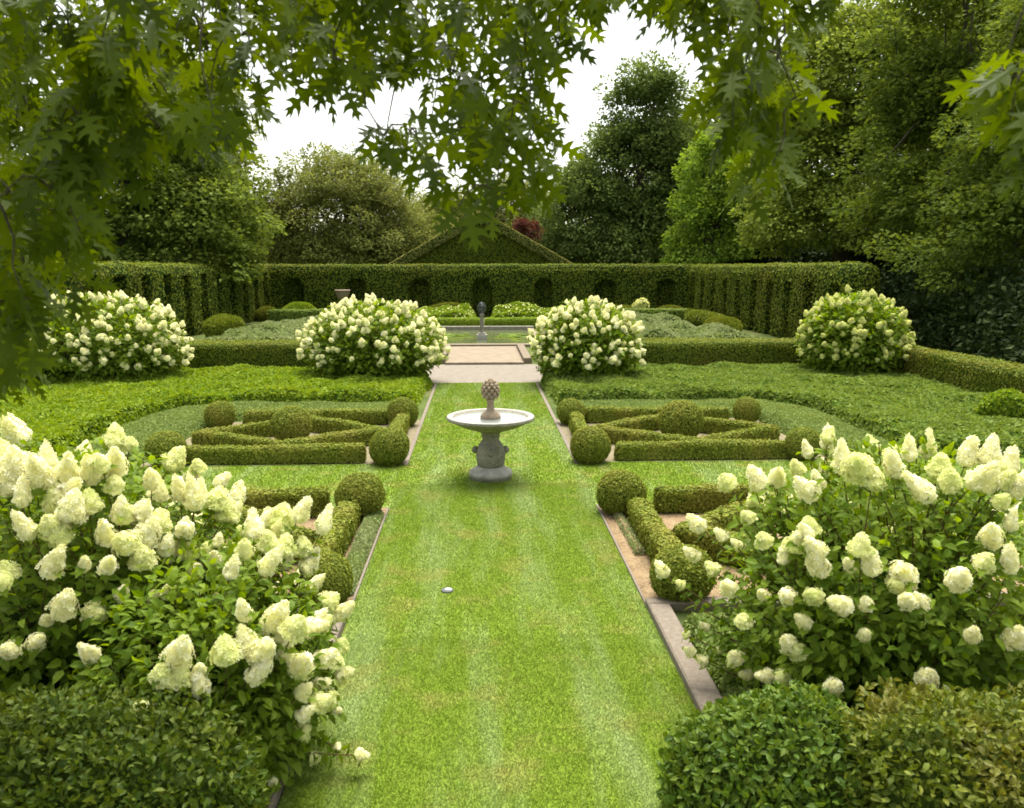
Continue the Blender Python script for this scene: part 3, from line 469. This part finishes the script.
# ------------------------------------------------------------------ hydrangeas
def panicle_mesh(seed, n, L, Rr, mat, petal):
    """a cone of four petalled florets round a core"""
    rng = np.random.default_rng(seed); g = Geo(); t = np.linspace(0, 1, 12); prof = lambda t: Rr * np.sqrt(np.clip(t / .22, 0, 1)) * (1 - t ** 1.5 * .94)
    V, F = ellipsoid((0, 0, .5), (1, 1, .5), 14, 10); z = V[:, 2]; rr = np.linalg.norm(V[:, :2], axis=1) + 1e-9
    k = prof(np.clip(z, 0, 1)) * .78 / rr * np.minimum(1, rr * 3); V = np.c_[V[:, 0] * k, V[:, 1] * k, z * L * .96]; V += .06 * Rr * np.stack([wob(V, 9 / Rr * .1, seed + i) for i in range(3)], 1); g.add(V, F, 0, rng.random(len(F)) * .4)
    i = np.arange(n); u = (i + .5) / n; tz = 1 - np.sqrt(1 - u * .985); a = i * 2.39996; rad = prof(tz) * rng.uniform(.72, 1.18, n); lump = 1 + .22 * wob(np.c_[np.cos(a), np.sin(a), tz * 5], 1.5, seed + 5); rad *= lump
    P = np.c_[np.cos(a) * rad, np.sin(a) * rad, tz * L * rng.uniform(.97, 1.03, n)]; N = nrm(np.c_[np.cos(a), np.sin(a), -.05 + tz * .9 * Rr / L * 3] + rng.normal(size=(n, 3)) * .25)
    tv = []; tf = []
    for q in range(4):
        c, s_ = math.cos(q * math.pi / 2), math.sin(q * math.pi / 2)
        for x, y, zz in ((.08, 0, 0), (.6, .42, .14), (1.05, 0, .2), (.6, -.42, .14)): tv.append((c * x - s_ * y, s_ * x + c * y, zz))
        b = q * 4; tf.append((b, b + 3, b + 2, b + 1))
    D = nrm(np.cross(N, rng.normal(size=(n, 3)))); stamp(g, tv, [tf], P, frames(D, N), petal * rng.uniform(.75, 1.4, n), 0, None, rng)
    return g.mesh('flower_panicle', [mat])
PAN = [panicle_mesh(150 + i, (330, 260, 360, 240, 300, 300)[i], (.24, .26, .2, .22, .28, .18)[i], (.083, .072, .09, .068, .08, .094)[i], M_panyoung if i in (2, 5) else M_pan, .0165) for i in range(6)]
PANM = [panicle_mesh(160 + i, 110, .25, .095, M_pan, .032) for i in range(4)]
PANG = [panicle_mesh(170 + i, 110, .25, .10, M_panlime, .032) for i in range(3)]
def rotz_to(d, spin):
    from mathutils import Vector, Quaternion
    q = Vector((0, 0, 1)).rotation_difference(Vector(d)); return (q @ Quaternion((0, 0, 1), spin)).to_euler()
def hydrangea(label, base, cen, rad, pts, nback, leaf, nshoot, seed, group, meshes, near=True, pscale=1.0, fill=9000, zrange=(.05, 1)):
    rng = np.random.default_rng(seed); base = np.array(base, float); cen = np.array(cen, float) - base; rad = np.array(rad, float)
    t = thing('hydrangea_bush', label, 'hydrangea', base, group)
    pts = [np.array(p, float) / 100 - base for p in pts]; isf = [True] * len(pts)
    def rnd_on(back):
        while True:
            d = nrm(rng.normal(size=3));
            if d[2] < zrange[0] - .3 or (back and d[1] < .15 ): continue
            return cen + d * rad * rng.uniform(.88, 1.05)
    pts += [rnd_on(near) for _ in range(nback)] + [q for q in (rnd_on(False) for _ in range(near * 44)) if q[2] < cen[2] + .5 * rad[2]]; 
    if near: pts += [p + rng.normal(size=3) * [.10, .08, .05] for p in pts[:] if p[2] > cen[2] + .42 * rad[2] and rng.random() < .5]
    shoots = [rnd_on(False) * rng.uniform(.8, 1.0) for _ in range(nshoot)]
    pts = [p for p in pts if p[2] > .12]; shoots = [p for p in shoots if p[2] > .1]
    gs = Geo(); gl = Geo(); LP = []; LD = []; LN = []
    axes = []
    for q, p in enumerate(pts + shoots):
        out = nrm((p - cen) / rad ** 2); ax = nrm(out * .75 + np.array([0, 0, .7]) + rng.normal(size=3) * .34); axes.append(ax)
        b = np.array([rng.normal() * .14 * rad[0], rng.normal() * .14 * rad[1], 0]); s = np.linspace(0, 1, 7)[:, None]; c1 = cen * [1, 1, .4] + (b - cen * [1, 1, 0]) * .6 + out * rad * .1; c2 = p - ax * np.linalg.norm(p - b) * .35
        path = (1 - s) ** 3 * b + 3 * s * (1 - s) ** 2 * c1 + 3 * s ** 2 * (1 - s) * c2 + s ** 3 * p
        if near or q % 3 == 0: tube(gs, path, np.linspace(.011, .0035, 7) * (1 if near else 1.6), 5)
        nl = 28 if near else 9                                       # opposite leaves down the stem
        for j in range(nl):
            f = 1 - (j // 2) * (.52 / (nl // 2)) - rng.uniform(0, .03); k = min(5, int(f * 6)); pp = path[k] + (path[k + 1] - path[k]) * (f * 6 - k); ang = (j % 2) * math.pi + (j // 2) * 1.6 + q
            e1 = nrm(np.cross(ax, [.3, .9, .1])); e2 = np.cross(ax, e1); sd = e1 * math.cos(ang) + e2 * math.sin(ang)
            LP.append(pp); LD.append(nrm(sd + ax * rng.uniform(-.1, .5) + np.array([0, 0, -.1]) + out * .25)); LN.append(nrm(ax + out * .4 + rng.normal(size=3) * .3))
    LP, LD, LN = map(np.array, (LP, LD, LN)); stamp(gl, *LEAFB, LP, frames(LD, LN), np.stack([leaf * rng.uniform(.65, 1.25, len(LP))] * 3, 1), 0, None, rng)
    # inner foliage
    n = fill; d = nrm(rng.normal(size=(n, 3))); P = cen + d * rad * (rng.uniform(.35, .93, (n, 1)) ** .6); k = P[:, 2] > .08; P = P[k]; d = d[k]
    D = nrm(d + rng.normal(size=d.shape) * .7 + [0, 0, -.15]); N = nrm(d * .5 + [0, 0, .8] + rng.normal(size=d.shape) * .35); tm = LEAFB if near else LEAF2
    stamp(gl, tm[0], tm[1], P, frames(D, N), np.stack([leaf * rng.uniform(.6, 1.15, len(P))] * 3, 1), 0, None, rng)
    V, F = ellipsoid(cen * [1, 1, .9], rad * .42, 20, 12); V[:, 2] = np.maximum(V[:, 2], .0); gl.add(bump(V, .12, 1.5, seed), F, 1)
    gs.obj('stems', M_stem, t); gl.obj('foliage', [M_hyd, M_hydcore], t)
    order = sorted(range(len(pts)), key=lambda i: pts[i][1]); rest = []
    for r, i in enumerate(order):
        hz = np.clip((pts[i][2]) / (cen[2] + rad[2]), 0, 1); sc = pscale * rng.uniform(.56, 1.04) * ((.52 + .57 * hz) if near else 1); sx = sc * (1.12 - .12 * hz) * rng.uniform(.85, 1.15); sz = sc * (.72 + .38 * hz)
        o = bpy.data.objects.new('flower_panicle', meshes[i % len(meshes)]); o.location = pts[i] - axes[i] * .05 * pscale; o.rotation_euler = rotz_to(axes[i], rng.uniform(0, 6.28)); o.scale = (sx, sx, sz)
        if r < 100 or near: C.objects.link(o); o.parent = t
        else: rest.append(o)
    if rest:                                                        # the hundred nearest are parts, the others one mass
        VS = []; FS = []; RS = []; nv = 0
        from mathutils import Matrix
        for o in rest:
            me = o.data; co = np.empty(len(me.vertices) * 3, np.float32); me.vertices.foreach_get('co', co); co = co.reshape(-1, 3)
            M = np.array(Matrix.LocRotScale(o.location, o.rotation_euler, o.scale)); ix = np.empty(len(me.loops), np.int32); me.loops.foreach_get('vertex_index', ix)
            VS.append(co @ M[:3, :3].T + M[:3, 3]); FS.append(ix.reshape(-1, 4) + nv); nv += len(co)
            ra = np.empty(len(me.polygons), np.float32); me.attributes['rnd'].data.foreach_get('value', ra); RS.append(ra); bpy.data.objects.remove(o)
        g = Geo().add(np.concatenate(VS), np.concatenate(FS), 0, np.concatenate(RS)); tag(g.obj('flower_panicles', meshes[0].materials[0], t), kind='stuff')
    return t
GF = 'white panicle hydrangeas of the foreground'; GMH = 'large white hydrangeas along the waist high hedge'
hydrangea('largest foreground white hydrangea, left, with cone flowers crowded along its top', (-2.95, 5.6, 0), (-2.95, 5.5, .75), (1.4, 1.25, 1.3), HYL, 24, .092, 90, 201, GF, PAN, fill=8000)
hydrangea('smaller sprawling white hydrangea leaning over the left edge of the lawn', (-1.75, 4.8, 0), (-1.72, 4.75, .65), (.78, 1.0, .85), HYS, 8, .088, 80, 202, GF, PAN, fill=5500)
hydrangea('foreground white hydrangea at right leaning over the kerb corner', (3.0, 5.4, 0), (3.0, 5.3, .78), (1.32, 1.25, 1.25), HYR, 24, .092, 90, 203, GF, PAN, fill=8000)
hydrangea('wide white hydrangea dome beneath the oak leaves at far left', (-10.1, 21.6, 0), (-10.1, 21.6, 1.05), (2.2, 1.7, 1.5), [], 440, .17, 40, 204, GMH, PANM, False, .86, 7000)
hydrangea('white hydrangea left of the gravel path with brown stems at its centre', (-2.95, 22.0, 0), (-2.95, 22.0, 1.0), (2.0, 1.5, 1.35), [], 400, .17, 40, 205, GMH, PANM, False, .86, 6000)
hydrangea('white hydrangea right of the gravel path and behind the right rear parterre', (2.95, 21.6, 0), (2.95, 21.6, 1.0), (1.55, 1.4, 1.35), [], 320, .17, 40, 206, GMH, PANM, False, .86, 5000)
hydrangea('greenish cream hydrangea at far right before the dark trees', (10.6, 22.0, 0), (10.6, 22.0, 1.1), (1.55, 1.4, 1.45), [], 270, .17, 60, 207, GMH, PANG, False, .86, 7000)

# ------------------------------------------------------------------ foreground clipped shrubs
FR = [M_front, M_boxc]
def fhedge(label, path, w, h, seed, n, mats, leaf=.044, **kw):
    rng = np.random.default_rng(seed); V, F = sweep(path, w, h, .07, False, 1.0, .26); V = bump(V, .16, 1.6, seed); g = Geo().add(V, F, 1); P, N = scatter(V, F, n, rng); k = P[:, 2] > .05
    P = P + N * (rng.random((len(P), 1)) ** 2.5 * .14); cards(g, P[k], N[k], leaf, rng, 1.1, .85, 1.0, tmpl=LEAFB); return tag(g.obj('front_hedge', mats), label, 'hedge', 'clipped hedges at the front edge')
fhedge('flat topped small leaved hedge in the bottom left corner', [(-4.2, 3.58), (-1.45, 3.58)], .8, .92, 211, 46000, [M_frontd, M_boxc])
fhedge('flat topped olive green hedge in the bottom right corner', [(2.25, 3.5), (4.8, 3.5)], .8, .98, 212, 40000, FR)
def rshrub(label, c, r, seed, n, mats, leaf):
    rng = np.random.default_rng(seed); V, F = ellipsoid((0, 0, r[2] * .6), r, 40, 26, -.7); V = bump(V, .2, 1.4, seed); g = Geo().add(V, F, 1); P, N = scatter(V, F, n, rng); P = P + N * (rng.random((len(P), 1)) ** 2.5 * .09); cards(g, P, N, leaf, rng, 1.0, .8, 1.0, tmpl=LEAFB)
    return tag(g.obj('rounded_shrub', mats, loc=c), label, 'shrub')
rshrub('loose glossy green shrub at the inner end of the bottom right hedge', (1.6, 3.92, 0), (.68, .62, .46), 213, 13000, [M_gloss, M_boxc], .052)
# ------------------------------------------------------------------ trees
def limb(a, b, sag, rng, n=7):
    s = np.linspace(0, 1, n)[:, None]; p = a + (b - a) * s; p[:, 2] += np.sin(s[:, 0] * math.pi) * sag; p[1:-1] += rng.normal(size=(n - 2, 3)) * .03 * np.linalg.norm(b - a); return p
def tree(label, cat, loc, height, lobes, leaf, nclump, per, seed, mats, group, trunk_r=.35, clump=(1.0, .55), name='broadleaf_tree', core=.5, nlimb=26, droop=.25):
    """lobes: list of (centre, radii) relative to the base; leaves sit in flattened sprays over the lobes"""
    rng = np.random.default_rng(seed); t = thing(name, label, cat, loc, group); w = np.array([np.prod(r) ** .67 for _, r in lobes]); cs = []; ds = []
    for i in rng.choice(len(lobes), nclump, p=w / w.sum()):
        c, r = map(np.array, lobes[i]); d = nrm(rng.normal(size=3)); d[2] = d[2] if d[2] > -.6 else -d[2]
        cs.append(c + d * r * (rng.uniform(.35, 1.0) ** .6 * 1.03)); ds.append(d)
    cs, ds = np.array(cs), np.array(ds); g = Geo(); n = nclump * per; ci = np.repeat(np.arange(nclump), per)
    cr = clump[0] * rng.uniform(.6, 1.35, nclump); q = nrm(rng.normal(size=(n, 3))) * rng.uniform(.25, 1, (n, 1)) ** .45; q[:, 2] *= clump[1]
    off = q * cr[ci][:, None]; off[:, 2] -= droop * (off[:, :2] ** 2).sum(1) / np.maximum(cr[ci], .2); P = cs[ci] + off
    N = nrm(q * .7 + ds[ci] * .4 + [0, 0, .75] + rng.normal(size=(n, 3)) * .45); D = nrm(q + ds[ci] * .5 + rng.normal(size=(n, 3)) * .5 - [0, 0, .25])
    S = leaf * rng.uniform(.6, 1.4, (n, 1)) * [[1, 1.15, 1]]; rn = np.clip(rng.random(n) * .6 + rng.random(nclump)[ci] * .4, 0, 1); stamp(g, *LEAF2, P, frames(D, N), S, 0, rn, rng)
    g.obj('crown', mats, t); g = Geo(); tops = max(c[2] for c, _ in lobes); zt = min(height * .75, tops)
    tr = np.array([(0, 0, 0), (.02 * height * rng.normal() * .3, .1, zt * .35), (.2 * rng.normal(), 0, zt * .7), (.3 * rng.normal(), .2, zt)]); tube(g, np.vstack([[0, 0, -.2], tr]), np.array([1.35, 1.0, .8, .55, .2]) * trunk_r, 10); g.obj('trunk', M_bark, t)
    g = Geo()
    for i in rng.choice(nclump, min(nlimb, nclump), replace=False):
        f = rng.uniform(.25, .95); k = min(2, int(f * 3)); a = tr[k] + (tr[k + 1] - tr[k]) * (f * 3 - k); tube(g, limb(a, cs[i], .3, rng), np.linspace(.28, .05, 7) * trunk_r, 6)
    g.obj('limbs', M_bark, t); return t
def tm(nm, a, b, c, patch=None): return [leafmat(nm, [a, b, c], patch, .36, .65, .06, .25), M_tallc]
T_dark = tm('dark_foliage', (.075, .115, .018), (.13, .18, .03), (.20, .26, .055)); T_olive = tm('olive_foliage', (.12, .145, .035), (.18, .21, .055), (.26, .28, .085))
T_mid = tm('maple_foliage', (.13, .18, .03), (.20, .26, .045), (.29, .35, .075)); T_bright = tm('bright_foliage', (.12, .20, .025), (.185, .285, .04), (.26, .37, .06))
T_deep = tm('deep_foliage', (.06, .095, .015), (.105, .15, .024), (.17, .22, .04)); T_copper = tm('copper_foliage', (.06, .02, .014), (.10, .04, .025), (.14, .07, .035)); T_rear = tm('conifer_foliage', (.075, .115, .028), (.125, .175, .045), (.185, .235, .07))
GT_ = 'trees beyond the tall hedges'
tree('dark spreading tree with heavy drooping boughs behind the left tall hedge', 'tree', (-19.5, 47, 0), 15, [((0, 0, 8), (6.2, 6, 5)), ((4, -1, 6), (3.6, 4, 2.8)), ((.5, 0, 12.5), (4.6, 4, 3.4)), ((2.5, -2.5, 3.9), (5, 3, 2.4))], .26, 380, 170, 301, T_dark, GT_, .5, (1.35, .5))
tree('dark tree seen through the hanging oak leaves at far left', 'tree', (-27, 40, 0), 15, [((0, 0, 7), (6, 5, 6)), ((1, 0, 12), (4, 4, 3.5))], .26, 200, 150, 302, T_dark, GT_, .5, (1.3, .5))
tree('tall shaded tree standing far behind the dark spreading tree at left', 'tree', (-24, 66, 0), 19, [((0, 0, 9), (7, 5, 7)), ((1, 0, 15), (4.5, 4, 4))], .34, 240, 130, 303, T_olive, GT_, .5, (1.6, .5))
tree('pale olive rounded tree with fine foliage behind the back hedge at left', 'tree', (-11, 68, 0), 13, [((0, 0, 6.2), (7, 6, 5)), ((-1, 0, 9.2), (5, 5, 3.6)), ((4.5, 0, 4.5), (4.5, 4, 3.4)), ((-6, 0, 5), (4.5, 4, 4)), ((0, -2, 3.5), (6, 3, 3))], .22, 560, 150, 304, T_olive, GT_, .4, (1.1, .75))
tree('small pale tree behind the gable shaped hedge', 'tree', (1.0, 78, 0), 11, [((0, 0, 5), (9, 4, 4.5)), ((2.5, 0, 8), (5, 3, 3.4)), ((-4, 0, 7.5), (5, 3, 3))], .24, 420, 130, 305, T_olive, GT_, .3, (1.2, .7))
tree('small copper red tree peeping over the right slope of the gable hedge', 'tree', (AX + 3.4, 62, 0), 7.2, [((0, 0, 6), (.95, .9, .95))], .16, 30, 90, 306, T_copper, GT_, .12, (.5, .8))
tree('tall dark conical tree right of the gable hedge', 'tree', (13.4, 68, 0), 20, [((-4.5, -.5, 6.5), (4.2, 4, 5)), ((4.5, 0, 9), (4, 4, 5.5)), ((0, 0, 4.8), (7.6, 5, 5)), ((.3, 0, 10.5), (5.8, 4.5, 5)), ((.6, 0, 16), (3.4, 3, 4))], .28, 820, 140, 307, T_rear, GT_, .45, (1.1, .7))
tree('bright green tree with rounded tufts left of the olive maple', 'tree', (16.8, 57.5, 0), 13, [((0, 0, 5.5), (3.6, 3, 3.6)), ((.5, 0, 9.4), (2.8, 2.6, 3.2))], .24, 170, 170, 308, T_bright, GT_, .3, (.95, .7))
tree('large olive green maple with drooping boughs behind the right tall hedge', 'tree', (22.5, 49, 0), 19, [((0, 0, 8), (6, 5, 5.2)), ((.4, 0, 13.5), (5.6, 4.5, 5)), ((-3, -1.5, 6), (3.2, 3, 2.8))], .24, 560, 180, 309, T_mid, GT_, .5, (1.3, .45))
tree('tall olive tree rising behind the bright green tree', 'tree', (24, 74, 0), 20, [((0, 0, 10), (7, 5, 7)), ((0, 0, 16), (5, 4, 5))], .34, 280, 120, 310, T_mid, GT_, .5, (1.5, .6))
tree('big dark tree with low boughs over the right side hedge', 'tree', (21.8, 36, 0), 18, [((0, 0, 7.5), (4.6, 4, 5.5)), ((1.0, 0, 13), (5, 4, 5)), ((-1.5, -2, 5.5), (3.0, 2.5, 2.3))], .22, 340, 180, 311, T_deep, GT_, .4, (1.15, .5))
tree('dark shaded tree at the right edge behind the side hedge', 'tree', (21.0, 28, 0), 15, [((0, 0, 7.6), (4.2, 4, 4.6)), ((1, 0, 11.5), (4, 4, 4)), ((-1.4, -1, 4.2), (3.4, 2.8, 2.2)), ((-3, 2, 3.6), (2.2, 2.2, 1.9))], .18, 320, 180, 312, T_deep, GT_, .3, (1.0, .5))
tree('mid green tree top high in the right corner above the dark trees', 'tree', (31, 46, 0), 22, [((0, 0, 11), (6, 5, 8)), ((-1, 0, 18), (5, 4, 5))], .28, 250, 150, 313, T_mid, GT_, .5, (1.4, .5))
# shaded understory and far wood close the view under the crowns
M_shade = leafmat('shade_dark_leaf', [(.018, .032, .010), (.03, .05, .014), (.05, .075, .02)], None, .1, .6, .1)  # understory leaves: the deep shade beneath the crowns is put into this dark colour
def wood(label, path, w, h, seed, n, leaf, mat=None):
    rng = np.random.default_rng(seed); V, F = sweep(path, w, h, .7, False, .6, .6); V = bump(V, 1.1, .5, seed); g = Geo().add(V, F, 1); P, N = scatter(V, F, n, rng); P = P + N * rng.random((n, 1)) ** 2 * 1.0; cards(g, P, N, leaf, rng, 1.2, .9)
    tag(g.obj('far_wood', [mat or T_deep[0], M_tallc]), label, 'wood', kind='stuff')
wood('dark undergrowth closing the view beneath the trees at right', [(19, 63), (27, 50), (28.5, 34), (27, 20)], 3, 5, 321, 30000, .3, M_shade)
wood('dark undergrowth closing the view beneath the trees at left', [(-24, 58), (-27, 46), (-24, 30), (-19, 22)], 3, 5, 322, 20000, .3, M_shade)
wood('dark shrubbery in deep shade behind the right side hedge', [(18.6, 35), (18.2, 28), (17.2, 21), (16.5, 12)], 2.2, 2.6, 324, 20000, .22, M_shade)
wood('dark belt of distant wood beyond the garden', [(-70, 92), (-20, 96), (25, 96), (70, 85)], 6, 7.0, 323, 45000, .5)

# ------------------------------------------------------------------ overhanging oak
M_oak = leafmat('oak_leaf', [(.04, .066, .006), (.065, .10, .008), (.10, .145, .012)], (.10, .145, .009), .45, .5, .12, 2.5)
core = [(0, .012), (.1, .015), (.24, .05), (.46, .065), (.68, .07), (.84, .06), (1, .0)]
lob = [((.11, .02), (.12, .11), (.05, .21), (.17, .13), (.22, .04)), ((.26, .045), (.31, .2), (.43, .35), (.44, .19), (.45, .06)), ((.50, .06), (.57, .21), (.76, .33), (.68, .17), (.67, .065)), ((.72, .06), (.79, .12), (.94, .16), (.86, .09), (.84, .06))]
def lz(u, w): return -.22 * (u - .15) ** 2 + .16 * w - .5 * w * w
ov = []; ot = []; oq = []
for sgn in (1, -1):
    b = len(ov); ov += [(u, 0, lz(u, 0)) for u, _ in core] + [(u, sgn * w, lz(u, w)) for u, w in core]; n = len(core)
    for i in range(n - 1): oq.append((b + i, b + i + 1, b + n + i + 1, b + n + i)[::sgn])
    for L in lob:
        b = len(ov); ov += [(u, sgn * w, lz(u, w)) for u, w in L]; ot += [(b, b + 2, b + 1)[::sgn], (b, b + 3, b + 2)[::sgn], (b, b + 4, b + 3)[::sgn]]
ov += [(-.22, -.008, .03), (-.22, .008, .03), (.05, .01, 0), (.05, -.01, 0)]; b = len(ov) - 4; oq.append((b, b + 3, b + 2, b + 1))
OAKLEAF = (np.array(ov) - [0, 0, 0], [ot, oq])
oak = thing('oak_tree', 'oak tree overhanging the view with dark lobed leaves on drooping twigs', 'tree', (-4.6, -1.8, 0)); O = np.array([-4.6, -1.8, 0])
g = Geo(); tube(g, [(0, 0, -.2), (0, 0, .4), (.05, .1, 2), (.1, .2, 4), (.3, .4, 6), (.4, .6, 9)], [.55, .42, .36, .33, .28, .15], 16); g.obj('trunk', M_bark, oak)
cl = np.array(OAK, float) / 100 - O; rng = np.random.default_rng(400)
limbs = [np.array(p, float) for p in ([(.2, .3, 5.2), (.6, 2.5, 6.0), (1.0, 5.0, 5.9), (1.3, 7.2, 5.4)], [(.25, .4, 5.6), (2.2, 3.0, 6.5), (4.2, 5.2, 6.2), (5.6, 6.4, 5.6)], [(.3, .4, 6.0), (3.2, 2.2, 6.6), (5.6, 3.7, 5.7), (6.5, 4.4, 4.8)], [(.15, .3, 4.6), (-.2, 2.4, 5.2), (.2, 4.6, 5.0), (.4, 6.6, 4.6)])]
nodes = []; own = []
for li, L in enumerate(limbs):
    s = np.linspace(0, 1, 30); k = np.clip((s * 3).astype(int), 0, 2); f = (s * 3 - k)[:, None]; p = L[k] + (L[np.minimum(k + 1, 3)] - L[k]) * f; nodes += list(p[6:]); own += [li] * 24
GB_ = [Geo() for _ in limbs]; LF = [[[], [], []] for _ in limbs]
for li, L in enumerate(limbs): tube(GB_[li], L, [.12, .09, .055, .025], 8)
left = list(range(len(cl))); NP = np.array(nodes); OW = list(own)
dist = lambda i: np.linalg.norm((NP - cl[i]) * [2.2, 2.2, 1], axis=1) + .8 * np.maximum(0, cl[i][2] - NP[:, 2])
left.sort(key=lambda i: -cl[i][2])
for i in left:
    d = dist(i); j = int(d.argmin()); a, b = NP[j], cl[i]; li = OW[j]; p = limb(a, b, .06, rng, 5); L = np.linalg.norm(b - a); tube(GB_[li], p, np.linspace(.004 + .004 * min(L, 1.5), .0022, 5), 5)
    NP = np.vstack([NP, b[None], p[2:3]]); OW += [li, li]; dirn = nrm(b - a + np.array([0, 0, -.15]))
    m = rng.integers(5, 9)
    for q in range(m):
        f = 1 - .07 * q / max(.3, L); pp = b - dirn * .022 * q; ang = q * 2.4 + rng.uniform(0, 1); e1 = nrm(np.cross(dirn, [.2, .3, .9])); e2 = np.cross(dirn, e1)
        D = nrm(dirn * rng.uniform(.2, .9) + (e1 * math.cos(ang) + e2 * math.sin(ang)) * .9 + np.array([0, 0, -.35])); N = nrm(np.array([0, 0, .7]) + rng.normal(size=3) * .55 - D * .2)
        LF[li][0].append(pp + D * .03); LF[li][1].append(D); LF[li][2].append(N)
for li in range(len(limbs)):
    br = GB_[li].obj('branch', M_bark, oak, smooth=(0,))
    if LF[li][0]:
        P, D, N = map(np.array, LF[li]); g = Geo(); stamp(g, *OAKLEAF, P, frames(D, N), rng.uniform(.125, .195, len(P)), 0, None, rng); g.obj('leaves', M_oak, br)
oak.location = O

# ------------------------------------------------------------------ light, sky, camera
w = bpy.data.worlds.new('World'); scn.world = w; w.use_nodes = True; nt = w.node_tree; bg = nt.nodes['Background']
sky = node(nt, 'ShaderNodeTexSky', sky_type='NISHITA'); sky.sun_disc = False; EL, AZ = math.radians(73), math.radians(SUN_AZ)
sky.sun_elevation = EL; sky.sun_rotation = AZ; sky.air_density = 1.0; sky.dust_density = 3.0; sky.ozone_density = 1.0
hs = node(nt, 'ShaderNodeHueSaturation'); hs.inputs['Saturation'].default_value = .35; nt.links.new(sky.outputs[0], hs.inputs['Color'])
wm = node(nt, 'ShaderNodeMix', data_type='RGBA', blend_type='MULTIPLY'); wm.inputs[0].default_value = 1; wm.inputs[7].default_value = (1.0, .97, .86, 1); nt.links.new(hs.outputs[0], wm.inputs[6])
nt.links.new(wm.outputs[2], bg.inputs[0]); bg.inputs[1].default_value = .115
L = bpy.data.lights.new('sun', 'SUN'); L.energy = 2.4; L.angle = math.radians(42); L.color = (1, .95, .84); lo = bpy.data.objects.new('sun', L); C.objects.link(lo)
from mathutils import Vector
sd = Vector((math.sin(AZ) * math.cos(EL), math.cos(AZ) * math.cos(EL), math.sin(EL))); lo.rotation_euler = sd.to_track_quat('Z', 'Y').to_euler(); lo.location = (0, 0, 30)
cam = bpy.data.cameras.new('camera'); co = bpy.data.objects.new('camera', cam); C.objects.link(co); scn.camera = co
cam.sensor_width = 36; cam.lens = 36 * 790 / 1024; cam.clip_end = 2000; cam.clip_start = .05
co.location = (0, 0, 3.2); co.rotation_euler = (math.radians(90 - 9.768), 0, math.radians(-2.357))
cam.dof.use_dof = True; cam.dof.focus_distance = 12; cam.dof.aperture_fstop = 3.5
scn.view_settings.view_transform = 'Standard'; scn.view_settings.look = 'None'; scn.view_settings.exposure = EXPO; scn.view_settings.gamma = 1
scn.cycles.max_bounces = 6; scn.cycles.diffuse_bounces = 3; scn.cycles.transmission_bounces = 3; scn.cycles.filter_width = 1.7; scn.cycles.use_denoising = True
